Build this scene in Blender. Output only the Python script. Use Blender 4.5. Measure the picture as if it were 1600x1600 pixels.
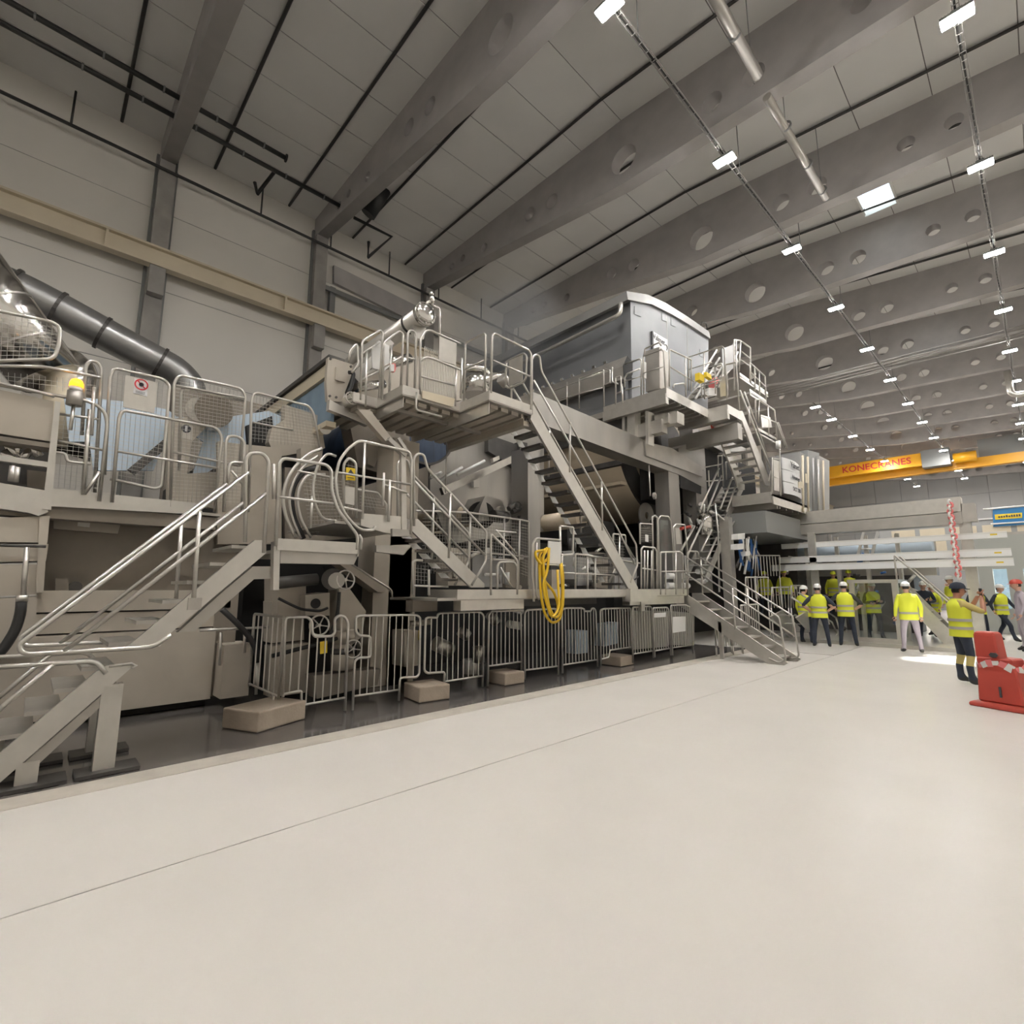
import bpy, math, random
from mathutils import Vector, Matrix
random.seed(7)
for _o in list(bpy.data.objects): bpy.data.objects.remove(_o)
SC = bpy.context.scene
COL = SC.collection
# ---------------- camera ----------------
FPX, CH, PITCH, YAW = 785.2, 1.65, .15038, .81111
cam = bpy.data.objects.new('camera', bpy.data.cameras.new('camera'))
COL.objects.link(cam)
cam.location = (0, 0, CH)
cam.rotation_euler = (math.pi/2 + PITCH, 0, YAW)
cam.data.sensor_width = 36
cam.data.lens = FPX*36/1600
cam.data.clip_end = 300
SC.camera = cam
# ---------------- world, sun, exposure ----------------
w = bpy.data.worlds.new('World'); SC.world = w; w.use_nodes = True
w.node_tree.nodes['Background'].inputs[0].default_value = (.72, .87, 1, 1)
w.node_tree.nodes['Background'].inputs[1].default_value = 3.0
sun = bpy.data.objects.new('sun', bpy.data.lights.new('sun', 'SUN')); COL.objects.link(sun)
sun.data.energy = 38; sun.data.angle = .03; sun.data.color = (1, .97, .9)
sun.rotation_euler = Vector((1.3, -8.3, -18.0)).to_track_quat('-Z', 'Y').to_euler()
sun.location = (-3, 24, 30)
SC.view_settings.view_transform = 'Standard'
SC.view_settings.look = 'None'
SC.view_settings.exposure = 0.15
SC.view_settings.gamma = 1.0
SC.view_settings.use_curve_mapping = False
LAMP = 480.0
# ---------------- geometry helpers ----------------
_F = Vector((-math.sin(YAW)*math.cos(PITCH), math.cos(YAW)*math.cos(PITCH), math.sin(PITCH)))
_R = Vector((math.cos(YAW), math.sin(YAW), 0))
_U = _R.cross(_F)
def ray(px, py): return _F*FPX + _R*(px-800) + _U*(800-py)
def aX(px, py, x): r = ray(px, py); t = x/r.x; return Vector((x, r.y*t, CH+r.z*t))
def aY(px, py, y): r = ray(px, py); t = y/r.y; return Vector((r.x*t, y, CH+r.z*t))
def aZ(px, py, z=0): r = ray(px, py); t = (z-CH)/r.z; return Vector((r.x*t, r.y*t, z))
def px(s): return [tuple(float(c) for c in q.split(',')) for q in s.split()]
def TX(s, x): return [aX(a, b, x) for a, b in px(s)]      # measured outline on the plane X = x
def TY(s, y): return [aY(a, b, y) for a, b in px(s)]
def TZ(s, z): return [aZ(a, b, z) for a, b in px(s)]
V = Vector
def fillet(pts, rad, seg=4, closed=False):
    n = len(pts); out = []
    for i, p in enumerate(pts):
        if not closed and i in (0, n-1): out.append(V(p)); continue
        a, b = V(pts[i-1]), V(pts[(i+1) % n]); p = V(p)
        u, v = (a-p), (b-p)
        r = min(rad, u.length*.45, v.length*.45)
        if r < 1e-4: out.append(p); continue
        p0, p1 = p+u.normalized()*r, p+v.normalized()*r
        for k in range(seg+1):
            t = k/seg
            out.append(p0*(1-t)**2 + p*2*t*(1-t) + p1*t*t)
    return out
class MB:
    def __init__(s): s.v = []; s.f = []; s.sm = []
    def add(s, vs, fs, sm=False):
        o = len(s.v); s.v += [V(q) for q in vs]
        for f in fs: s.f.append([o+i for i in f]); s.sm.append(sm)
        return s
    def box(s, x0, y0, z0, x1, y1, z1):
        return s.add([(x, y, z) for x in (x0, x1) for y in (y0, y1) for z in (z0, z1)],
            [(0,1,3,2),(4,6,7,5),(0,4,5,1),(2,3,7,6),(0,2,6,4),(1,5,7,3)])
    def beam(s, p0, p1, w, h, up=(0,0,1)):     # w sideways, h along up, centred on the line
        p0, p1, up = V(p0), V(p1), V(up); d = (p1-p0).normalized()
        a = d.cross(up)
        if a.length < 1e-4: a = d.cross(V((1,0,0)))
        a.normalize(); b = a.cross(d)
        vs = []
        for p in (p0, p1):
            for i, j in ((-1,-1),(1,-1),(1,1),(-1,1)): vs.append(p+a*w/2*i+b*h/2*j)
        return s.add(vs, [(3,2,1,0),(4,5,6,7),(0,1,5,4),(1,2,6,5),(2,3,7,6),(3,0,4,7)])
    def tube(s, pts, r, n=8, closed=False, cap=True):
        pts = [V(p) for p in pts]; m = len(pts)
        if m < 2: return s
        tg = []
        for i in range(m):
            a = pts[i-1] if (i or closed) else pts[i]
            b = pts[(i+1) % m] if (i < m-1 or closed) else pts[i]
            t = (b-a); tg.append(t.normalized() if t.length > 1e-9 else V((0,0,1)))
        u = tg[0].orthogonal().normalized(); vs = []
        for i in range(m):
            u = (u - tg[i]*u.dot(tg[i]))
            u = u.normalized() if u.length > 1e-6 else tg[i].orthogonal().normalized()
            w_ = tg[i].cross(u); rr = r[i] if isinstance(r, (list, tuple)) else r
            for k in range(n):
                a = 2*math.pi*k/n
                vs.append(pts[i]+u*math.cos(a)*rr+w_*math.sin(a)*rr)
        fs = []
        for i in range(m if closed else m-1):
            j = (i+1) % m
            for k in range(n):
                l = (k+1) % n
                fs.append((i*n+k, i*n+l, j*n+l, j*n+k))
        s.add(vs, fs, True)
        if cap and not closed:
            o = len(s.v)-len(vs)
            s.f.append([o+k for k in range(n)][::-1]); s.sm.append(False)
            s.f.append([o+(m-1)*n+k for k in range(n)]); s.sm.append(False)
        return s
    def cyl(s, p0, p1, r, r1=None, n=24, cap=True):
        return s.tube([p0, p1], [r, r if r1 is None else r1], n, cap=cap)
    def prism(s, pts, vec, sm=False):
        pts = [V(p) for p in pts]; vec = V(vec); n = len(pts)
        nrm = V((0,0,0))
        for i in range(n): nrm += pts[i].cross(pts[(i+1) % n])
        if nrm.dot(vec) > 0: pts = pts[::-1]
        s.add(pts+[p+vec for p in pts], [])
        o = len(s.v)-2*n
        s.f.append([o+i for i in range(n)]); s.sm.append(False)
        s.f.append([o+n+i for i in range(n)][::-1]); s.sm.append(False)
        for i in range(n):
            j = (i+1) % n
            s.f.append([o+j, o+i, o+n+i, o+n+j]); s.sm.append(sm)
        return s
    def disc(s, c, ax, r0, r1, t, n=32):       # ring or disc of thickness t along ax
        c, ax = V(c), V(ax).normalized(); u = ax.orthogonal().normalized(); w_ = ax.cross(u)
        vs = []
        for k in range(n):
            a = 2*math.pi*k/n; d = u*math.cos(a)+w_*math.sin(a)
            vs += [c+d*r0, c+d*r1, c+d*r0+ax*t, c+d*r1+ax*t]
        fs = []
        for k in range(n):
            i, j = 4*k, 4*((k+1) % n)
            fs += [(i, j, j+1, i+1), (i+2, i+3, j+3, j+2), (i+1, j+1, j+3, i+3), (i, i+2, j+2, j)]
        return s.add(vs, fs, False)
    def mesh(s, name):
        me = bpy.data.meshes.new(name)
        me.from_pydata([tuple(q) for q in s.v], [], s.f)
        me.polygons.foreach_set('use_smooth', s.sm)
        me.update(); return me
# ---------------- materials ----------------
def mat(name, col, rough=.5, metal=0, var=0, scale=3.0, bump=0, bscale=60, emit=None, spec=None, stretch=None, rvar=0):
    m = bpy.data.materials.new(name); m.use_nodes = True
    nt = m.node_tree; b = nt.nodes['Principled BSDF']
    b.inputs['Roughness'].default_value = rough; b.inputs['Metallic'].default_value = metal
    b.inputs['Base Color'].default_value = (*col, 1)
    if spec is not None: b.inputs['Specular IOR Level'].default_value = spec
    if emit: b.inputs['Emission Color'].default_value = (*emit[0], 1); b.inputs['Emission Strength'].default_value = emit[1]
    if var or bump or rvar:
        tc = nt.nodes.new('ShaderNodeTexCoord'); mp = nt.nodes.new('ShaderNodeMapping')
        nt.links.new(tc.outputs['Object'], mp.inputs[0])
        if stretch: mp.inputs['Scale'].default_value = stretch
        nz = nt.nodes.new('ShaderNodeTexNoise'); nz.inputs['Scale'].default_value = scale; nz.inputs['Detail'].default_value = 5
        nt.links.new(mp.outputs[0], nz.inputs[0])
        if var:
            cr = nt.nodes.new('ShaderNodeValToRGB')
            cr.color_ramp.elements[0].position = .2; cr.color_ramp.elements[1].position = .8
            cr.color_ramp.elements[0].color = (*[c*(1-var) for c in col], 1)
            cr.color_ramp.elements[1].color = (*[min(1, c*(1+var)) for c in col], 1)
            nt.links.new(nz.outputs[0], cr.inputs[0]); nt.links.new(cr.outputs[0], b.inputs['Base Color'])
        if rvar:
            mr = nt.nodes.new('ShaderNodeMapRange'); mr.inputs[3].default_value = max(.02, rough-rvar); mr.inputs[4].default_value = rough+rvar
            nt.links.new(nz.outputs[0], mr.inputs[0]); nt.links.new(mr.outputs[0], b.inputs['Roughness'])
        if bump:
            n2 = nt.nodes.new('ShaderNodeTexNoise'); n2.inputs['Scale'].default_value = bscale
            nt.links.new(mp.outputs[0], n2.inputs[0])
            bp = nt.nodes.new('ShaderNodeBump'); bp.inputs['Strength'].default_value = bump; bp.inputs['Distance'].default_value = .02
            nt.links.new(n2.outputs[0], bp.inputs['Height']); nt.links.new(bp.outputs[0], b.inputs['Normal'])
    return m
MT = dict(
 floor=mat('floor_paint', (.60,.572,.527), .22, 0, .045, .8, .02, 6, spec=.018),
 strip=mat('dark_floor', (.105,.096,.09), .14, 0, .22, .8, .03, 4),
 edge=mat('floor_edge', (.47,.43,.37), .5, 0, .18, 4),
 wall=mat('wall_panel', (.74,.71,.655), .55, 0, .03, .5),
 fwall=mat('far_wall', (.36,.36,.355), .6, 0, .06, .4),
 conc=mat('concrete', (.40,.38,.37), .8, 0, .12, 1.3, .12, 18),
 cgrey=mat('grey_column', (.31,.295,.275), .75, 0, .2, 1.7, .1, 20),
 gmetal=mat('grey_sheet', (.33,.325,.315), .45, .4, .1, 2),
 zinc=mat('zinc_trim', (.25,.255,.25), .5, .4),
 roof=mat('roof_panel', (.79,.775,.75), .75, 0, .05, .55),
 roofgap=mat('roof_gap', (.2,.19,.18), .9),
 black=mat('black_pipe', (.03,.028,.027), .5),
 cream=mat('cream_paint', (.66,.58,.44), .5, 0, .04, 2),
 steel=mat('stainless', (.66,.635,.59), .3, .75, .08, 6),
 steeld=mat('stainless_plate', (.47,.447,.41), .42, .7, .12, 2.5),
 brush=mat('brushed_sheet', (.41,.392,.365), .38, .75, .14, 2.2, stretch=(1,1,.25)),
 duct=mat('duct_sheet', (.36,.36,.355), .32, .8, .15, 1.5),
 hood=mat('hood_sheet', (.225,.23,.24), .5, .45, .10, 1.2),
 chrome=mat('polished_steel', (.8,.78,.75), .15, 1),
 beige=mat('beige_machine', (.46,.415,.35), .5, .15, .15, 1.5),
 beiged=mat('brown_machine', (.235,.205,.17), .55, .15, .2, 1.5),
 dark=mat('void_shade_black', (.022,.021,.02), .8),  # near-black: shade of interiors, gaps and openings put into the colour
 dkmetal=mat('dark_metal', (.085,.08,.075), .5, .4, .2, 4),
 rubber=mat('black_rubber', (.018,.018,.018), .5),
 felt=mat('blue_felt', (.56,.66,.76), .85, 0, .05, 3),
 feltd=mat('blue_fabric', (.21,.29,.37), .8, 0, .15, 3),
 navy=mat('navy_drum', (.03,.048,.085), .5, .1, .6, 5, stretch=(1,1,.25)),
 yankee=mat('cream_roll', (.50,.42,.31), .38, .2, .12, 1.5, stretch=(.2,1,1)),
 block=mat('concrete_block', (.38,.315,.25), .85, 0, .12, 5, .2, 30),
 yellow=mat('yellow_hose', (.75,.48,.02), .45),
 crane=mat('crane_yellow', (.74,.36,.012), .45, 0, .08, 1),
 red=mat('red_plastic', (.46,.06,.04), .5, 0, .08, 4),
 pale=mat('pale_green_wall', (.42,.43,.40), .6),
 white=mat('white_paint', (.80,.79,.76), .5),
 whiteg=mat('white_gloss_bar', (.9,.9,.89), .3),
 signw=mat('sign_white', (.82,.82,.83), .4),
 ink=mat('sign_ink', (.05,.05,.055), .5),
 redink=mat('sign_red', (.55,.03,.04), .5),
 pink=mat('pale_red', (.80,.22,.22), .5),
 blue=mat('blue_banner', (.03,.19,.42), .5),
 yel=mat('yellow_sign', (.80,.58,.03), .5),
 orange=mat('orange_lens', (.9,.3,.01), .3, emit=((1,.42,.02), 2.5)),
 bluegl=mat('blue_pipe', (.03,.12,.35), .4),
 # clothing and skin
 hiviz=mat('hi_viz_yellow', (.80,.84,.06), .7, emit=None),
 navyc=mat('navy_cloth', (.025,.032,.05), .85, 0, .2, 9),
 lilac=mat('lilac_cloth', (.42,.37,.42), .85, 0, .1, 8),
 tan=mat('tan_cloth', (.55,.45,.17), .85),
 reflect=mat('reflective_tape', (.52,.51,.47), .35, .3),
 skin=mat('skin', (.42,.20,.13), .6), skinb=mat('skin_fair', (.60,.36,.27), .6),
 hair=mat('dark_hair', (.02,.017,.015), .7),
)
def lampmat():
    m = bpy.data.materials.new('lamp_lens'); m.use_nodes = True
    nt = m.node_tree; nt.nodes.remove(nt.nodes['Principled BSDF'])
    e = nt.nodes.new('ShaderNodeEmission'); e.inputs[0].default_value = (1, .975, .945, 1); e.inputs[1].default_value = LAMP
    nt.links.new(e.outputs[0], nt.nodes['Material Output'].inputs[0]); return m
MT['lamp'] = lampmat()
def glassmat(name, tint, mixf):
    m = bpy.data.materials.new(name); m.use_nodes = True
    nt = m.node_tree; nt.nodes.remove(nt.nodes['Principled BSDF'])
    t = nt.nodes.new('ShaderNodeBsdfTransparent'); t.inputs[0].default_value = (*tint, 1)
    g = nt.nodes.new('ShaderNodeBsdfGlossy'); g.inputs['Roughness'].default_value = .05
    mx = nt.nodes.new('ShaderNodeMixShader'); mx.inputs[0].default_value = mixf
    nt.links.new(t.outputs[0], mx.inputs[1]); nt.links.new(g.outputs[0], mx.inputs[2])
    nt.links.new(mx.outputs[0], nt.nodes['Material Output'].inputs[0]); return m
MT['glass'] = glassmat('clear_glass', (.92,.96,.95), .12)
MT['skyglass'] = glassmat('skylight_glass', (.95,.98,1), .06)
# ---------------- object helpers ----------------
ROOTS = []
def tag(o, label=None, cat=None, group=None, kind=None):
    if label: o['label'] = label
    if cat: o['category'] = cat
    if group: o['group'] = group
    if kind: o['kind'] = kind
    return o
def obj(name, mb, m, parent=None, kind=None, label=None, loc=None):
    me = mb.mesh(name) if isinstance(mb, MB) else mb
    o = bpy.data.objects.new(name, me); COL.objects.link(o)
    if m is not None:
        me.materials.clear(); me.materials.append(MT[m] if isinstance(m, str) else m)
    if parent: o.parent = parent
    if loc is not None: o.location = loc
    if kind: o['kind'] = kind
    if label: o['label'] = label
    return o
def inst(name, me, parent, loc=(0,0,0), scale=None, rot=None):
    o = bpy.data.objects.new(name, me); COL.objects.link(o); o.parent = parent; o.location = loc
    if scale: o.scale = scale
    if rot: o.rotation_euler = rot
    return o
def thing(name, label, cat, group=None, kind=None):
    o = bpy.data.objects.new(name, None); COL.objects.link(o); o.empty_display_size = .2
    tag(o, label, cat, group, kind); ROOTS.append(o); return o
def one(name, mb, m, label, cat, group=None):
    return tag(obj(name, mb, m), label, cat, group)
def struct(name, mb, m, label=None):
    o = obj(name, mb, m); o['kind'] = 'structure'
    if label: o['label'] = label
    return o
def tub(par, name, pts, r=.021, fil=.09, m='steel', n=8, closed=False):
    p = fillet(pts, fil, 4, closed) if fil and len(pts) > 2 else pts
    return obj(name, MB().tube(p, r, n, closed), m, par)
def copytree(o, parent=None, delta=V((0,0,0))):
    c = o.copy(); COL.objects.link(c); c.parent = parent
    if parent is None: c.location = o.location+delta; ROOTS.append(c) if o in ROOTS else None
    for ch in o.children: copytree(ch, c)
    return c
ORD = 'first second third fourth fifth sixth seventh eighth ninth tenth eleventh twelfth thirteenth fourteenth fifteenth sixteenth'.split()
_tc = {}
def text(name, s, size, m, parent, origin, xdir, ydir, align='CENTER', thick=.004, bold=True, squeeze=1.0):
    cu = bpy.data.curves.new(name, 'FONT'); cu.body = s; cu.size = size; cu.align_x = align; cu.align_y = 'CENTER'
    cu.extrude = thick; cu.resolution_u = 3
    if bold: cu.offset = size*.012
    t = bpy.data.objects.new(name, cu); COL.objects.link(t)
    bpy.context.view_layer.update()
    me = bpy.data.meshes.new_from_object(t.evaluated_get(bpy.context.evaluated_depsgraph_get()))
    bpy.data.objects.remove(t); bpy.data.curves.remove(cu)
    x, y = V(xdir).normalized(), V(ydir).normalized(); z = x.cross(y)
    me.transform(Matrix(((x.x*squeeze,y.x,z.x,origin[0]),(x.y*squeeze,y.y,z.y,origin[1]),(x.z*squeeze,y.z,z.z,origin[2]),(0,0,0,1))))
    return obj(name, me, m, parent)
# ================= THE HALL =================
WX, EX, Y0, Y1 = -21.8, 5.2, -13.8, 88.2
def ceil_z(x): return 18.75 + (x-WX)*(-.15/12.9) if x < -8.9 else 18.6 - (x+8.9)*(1.5/14.1)
def soff_z(x): return 17.85 - (x-WX)*(1.85/12.9) if x < -8.9 else 16.0 - (x+8.9)*(.55/14.1)
BY = [2.2+6*k for k in range(-2, 15)]
# floor: two slabs meeting at the joint, a dark machine pit strip with a kerb edge
fl = thing('floor', 'pale cream painted concrete floor of the hall', None, kind='structure'); del fl['label']
tag(fl, 'pale cream glossy floor of the hall')
obj('slab', MB().box(-3.812, Y0, -.2, EX, Y1, 0), 'floor', fl)
obj('slab', MB().box(-5.62, Y0, -.2, -3.824, 14.6, 0), 'floor', fl)
obj('slab', MB().box(WX, 14.7, -.2, -3.824, Y1, 0), 'floor', fl)
obj('joint_base', MB().box(-5.7, Y0, -.2, -3.7, Y1, -.012), 'strip', fl)
obj('kerb_edge', MB().prism([V((-5.62,Y0,0)),V((-5.86,Y0,0)),V((-5.86,14.6,0)),V((-5.50,14.6,0))], (0,0,.004)), 'edge', fl)
obj('slab', MB().box(WX, Y0, -.22, -5.84, 14.6, -.006), 'strip', fl, label='dark wet concrete strip under the machine')
obj('drain_slot', MB().box(-6.2, 14.6, -.2, EX, 14.7, -.01), 'dark', fl)
# walls
wl = thing('wall_left', 'off white sandwich panel wall behind the machine', None, kind='structure')
obj('backing', MB().box(WX-.3, Y0, -.2, WX-.02, Y1, 19.6), 'zinc', wl)
zs = [0, 3.2, 6.4, 9.6, 12.75, 15.9, 19.0]
yb = [Y0]+[b for b in BY if b < Y1-1]+[Y1]
for a, b in zip(yb, yb[1:]):
    me = None
    for z0, z1 in zip(zs, zs[1:]):
        obj('wall_panel', MB().box(WX-.1, a+.012, z0+.012, WX, b-.012, z1-.012), 'wall', wl)
wb = thing('wall_back', 'grey panelled end wall of the hall', None, kind='structure')
obj('backing', MB().box(WX, Y1+.02, -.2, EX, Y1+.3, 19.6), 'zinc', wb)
xs = [WX+i*(EX-WX)/9 for i in range(10)]
for a, b in zip(xs, xs[1:]):
    for z0, z1 in ((0,4.5),(4.5,9.5),(9.5,13.8),(13.8,19)):
        obj('wall_panel', MB().box(a+.02, Y1-.1, z0+.02, b-.02, Y1, z1-.02), 'fwall', wb)
struct('wall_right', MB().box(EX, Y0, -.2, EX+.3, Y1, 19.6), 'wall', 'plain panel wall on the right of the hall')
struct('wall_front', MB().box(WX, Y0-.3, -.2, EX, Y0, 19.6), 'wall', 'plain panel wall behind the viewer')
# ceiling with two skylight openings
HOLES = [(-3.75,23.2,-2.6,25.1), (-3.75,34.6,-2.6,36.4)]
def cut(r):
    rs = [r]
    for h in HOLES:
        o = []
        for (a,b,c,d) in rs:
            if c <= h[0] or a >= h[2] or d <= h[1] or b >= h[3]: o.append((a,b,c,d)); continue
            if b < h[1]: o.append((a,b,c,h[1]))
            if d > h[3]: o.append((a,h[3],c,d))
            y0, y1 = max(b,h[1]), min(d,h[3])
            if a < h[0]: o.append((a,y0,h[0],y1))
            if c > h[2]: o.append((h[2],y0,c,y1))
        rs = o
    return rs
ce = thing('ceiling', 'grey roof panels spanning between the concrete beams', None, kind='structure')
def slab(mb, a, b, c, d, z, t):
    mb.add([(a,b,ceil_z(a)+z),(c,b,ceil_z(c)+z),(c,d,ceil_z(c)+z),(a,d,ceil_z(a)+z),
            (a,b,ceil_z(a)+z+t),(c,b,ceil_z(c)+z+t),(c,d,ceil_z(c)+z+t),(a,d,ceil_z(a)+z+t)],
           [(3,2,1,0),(4,5,6,7),(0,1,5,4),(1,2,6,5),(2,3,7,6),(3,0,4,7)])
bk = MB()
for r in [q for x0, x1 in ((WX-.2,-8.9),(-8.9,EX+.2)) for q in cut((x0,Y0-.2,x1,Y1+.2))]: slab(bk, *r, .02, .25)
obj('backing', bk, 'roofgap', ce)
xr = [WX+12.9*i/7 for i in range(8)]+[-8.9+14.1*i/7 for i in range(1,8)]
for a, b in zip(yb, yb[1:]):
    for c, d in zip(xr, xr[1:]):
        for r in cut((c+.014, a+.01, d-.014, b-.01)):
            m_ = MB(); slab(m_, *r, 0, .06); obj('roof_panel', m_, 'roof', ce)
for i, h in enumerate(HOLES):
    t = thing('window_%d' % (i+1), 'bright square skylight in the roof '+('nearest the camera' if i == 0 else 'farther along the hall'), None, kind='structure')
    f = MB(); z = ceil_z(h[0])
    f.box(h[0]-.05,h[1]-.05,z-.12,h[0]+.03,h[3]+.05,z+.7); f.box(h[2]-.03,h[1]-.05,z-.22,h[2]+.05,h[3]+.05,z+.7)
    f.box(h[0],h[1]-.05,z-.2,h[2],h[1]+.03,z+.7); f.box(h[0],h[3]-.03,z-.2,h[2],h[3]+.05,z+.7)
    obj('window_frame', f, 'white', t)
    obj('opener_arm', MB().box((h[0]+h[2])/2-.03,h[1]+.2,z+.5,(h[0]+h[2])/2+.03,h[1]+.75,z+.58), 'dkmetal', t)
    obj('pane', MB().box(h[0],h[1],z+.66,h[2],h[3],z+.68), 'skyglass', t)
# roof beams with round openings
def beam_mesh():
    cu = bpy.data.curves.new('roof_beam', 'CURVE'); cu.dimensions = '2D'; cu.fill_mode = 'BOTH'; cu.extrude = .25; cu.bevel_depth = 0
    def sp(pts):
        s = cu.splines.new('POLY'); s.points.add(len(pts)-1)
        for p, q in zip(s.points, pts): p.co = (q[0], q[1], 0, 1)
        s.use_cyclic_u = True
    L, Rr = WX+.02, EX-.02
    sp([(L,soff_z(L)),(-8.9,16.0),(Rr,soff_z(Rr)),(Rr,ceil_z(Rr)+.01),(-8.9,18.61),(L,ceil_z(L)+.01)])
    for x, r, dz in ((-8.85,.52,.95),(-5.6,.33,.85),(-4.33,.33,.82),(-1.66,.25,.8),(-.43,.25,.78),(-12.3,.3,.9),(-13.6,.3,.9),(-16.6,.2,.5),(-18.25,.17,0),(-19.15,.17,0),(2.4,.22,.75)):
        zc = soff_z(x)+dz if dz else 17.9
        sp([(x+r*math.cos(2*math.pi*k/24), zc+r*math.sin(2*math.pi*k/24)) for k in range(24)])
    o = bpy.data.objects.new('tmp', cu); COL.objects.link(o); bpy.context.view_layer.update()
    me = bpy.data.meshes.new_from_object(o.evaluated_get(bpy.context.evaluated_depsgraph_get()))
    bpy.data.objects.remove(o); bpy.data.curves.remove(cu)
    me.transform(Matrix(((1,0,0,0),(0,0,-1,0),(0,1,0,0),(0,0,0,1))))
    me.materials.clear(); me.materials.append(MT['conc'])
    return me
bm_ = beam_mesh()
vis = [b for b in BY if b > 0]
for b in BY:
    o = inst('roof_beam', bm_, None, (0,b,0))
    tag(o, ('grey concrete roof beam with round openings, %s from the camera' % ORD[vis.index(b)]) if b in vis else 'concrete roof beam with round openings behind the viewer', 'beam', 'roof beams')
# columns on the left wall
for i, b in enumerate(BY):
    t = thing('wall_column', ('grey concrete column on the left wall, %s from the camera' % ORD[vis.index(b)]) if b in vis else 'grey concrete wall column behind the viewer', 'column', 'columns of the left wall')
    obj('shaft', MB().box(WX+.01,b-.27,0,WX+.42,b+.27,17.8), 'cgrey', t)
    obj('corbel', MB().box(WX+.42,b-.24,12.2,WX+.75,b+.24,13.25), 'cgrey', t)
    obj('side_trim', MB().box(WX+.005,b-.36,0,WX+.16,b-.27,18.1), 'zinc', t)
    obj('side_trim', MB().box(WX+.005,b+.27,0,WX+.16,b+.36,17.7), 'zinc', t)
# crane runway beam on brackets along the wall
t = thing('runway_beam', 'cream painted crane runway beam along the left wall', 'beam')
obj('web', MB().box(WX+.50,Y0+.1,13.35,WX+.60,Y1-.3,13.95), 'cream', t)
obj('top_flange', MB().box(WX+.43,Y0+.1,13.95,WX+.78,Y1-.3,14.03), 'cream', t)
obj('bottom_flange', MB().box(WX+.43,Y0+.1,13.27,WX+.78,Y1-.3,13.35), 'cream', t)
for b in BY: obj('stiffener', MB().box(WX+.60,b-1.55,13.35,WX+.76,b-1.47,13.95), 'cream', t)
# far bays: high window strip / conduit frame on the wall
t = thing('wall_frame', 'dark steel frame on the wall above the walkways', 'frame')
for s, z in (('503,447 780,563',0),): 
    p = TX(s, WX+.3); obj('rail', MB().beam(p[0],p[1],.12,.22), 'zinc', t)
obj('post', MB().box(WX+.05,8.75,13.9,WX+.3,9.0,15.6), 'zinc', t)
obj('concrete_band', MB().prism(TX('522,414 690,497 690,524 522,441',WX+.2), (-.18,0,0)), 'conc', t)
# sprinkler main on the wall with branch pipes over the ceiling
t = thing('sprinkler_main', 'black pipe running along the top of the left wall', 'pipe')
obj('main_pipe', MB().cyl((WX+.52,Y0+.2,17.32),(WX+.52,44,17.32),.06,n=8), 'black', t)
for y in [Y0+1+3.05*k for k in range(19)]:
    if y > 42: break
    obj('drop_pipe', MB().cyl((WX+.52,y,17.32),(WX+.52,y,18.65),.035,n=8), 'black', t)
k = 0
for b in BY[:12]:
    for dy in (-4.45, -1.5):
        y = b+dy
        if y < 0 or k > 15: continue
        lab = 'dark sprinkler pipe across the ceiling, %s from the camera' % ORD[k]; k += 1
        pts = [V((x, y, ceil_z(x)-.1)) for x in (WX+.2, -8.9, EX-.05)]
        one('sprinkler_pipe', MB().tube(pts, .055, 6), 'black', lab, 'pipe', 'sprinkler pipes')
for i, (x, yend) in enumerate(((-18.25,5.4),(-19.15,8.05))):
    t = thing('black_pipe', 'thick black pipe below the ceiling at upper left, '+('inner one' if i == 0 else 'outer longer one'), 'pipe')
    obj('pipe', MB().cyl((x,Y0+.2,17.9),(x,yend,17.9),.085,n=10), 'black', t)
    obj('end_flange', MB().cyl((x,yend,17.9),(x,yend+.05,17.9),.15,n=12), 'black', t)
    for q in range(6):
        y = yend-.8-1.55*q
        obj('clamp', MB().disc((x,y,17.9),(0,1,0),.085,.11,.05,10), 'zinc', t)
t = thing('black_pipe', 'short angled black pipe hanging near the second roof beam', 'pipe')
tub(t, 'pipe', TX('441,253 402,303 398,285',-20.2), .07, 0, 'black')
t = thing('black_pipe', 'black pipe frame bent under the second roof beam', 'pipe')
tub(t, 'pipe', TX('553,340 612,370 575,402 576,378',-19.6), .07, 0, 'black')
t = thing('black_vent_hose', 'short black vent sleeve behind the second roof beam', 'vent')
obj('sleeve', MB().cyl(TX('575,335',-18.6)[0], TX('590,315',-18.6)[0]+V((.6,0,.3)), .32, n=16), 'rubber', t)
# silver vent pipe hanging below the beams
t = thing('vent_pipe', 'silver vent pipe below the roof beams at upper centre', 'pipe')
obj('pipe', MB().cyl((-3.92,8.0,15.6),(-3.92,13.0,15.5),.135,n=16), 'steeld', t)
obj('pipe', MB().cyl((-3.98,13.8,15.5),(-3.95,19.3,15.5),.115,n=16), 'steeld', t)
for y in (9.5,11.5,15.2,17.2,18.8): obj('band', MB().disc((-3.94,y,15.53),(0,1,0),.11,.155,.06,16), 'zinc', t)
for y in (10.2,12.6,15.2,18.8): obj('hanger', MB().cyl((-3.94,y,15.6),(-3.94,y,ceil_z(-3.94)),.012,n=5), 'zinc', t)
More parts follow.
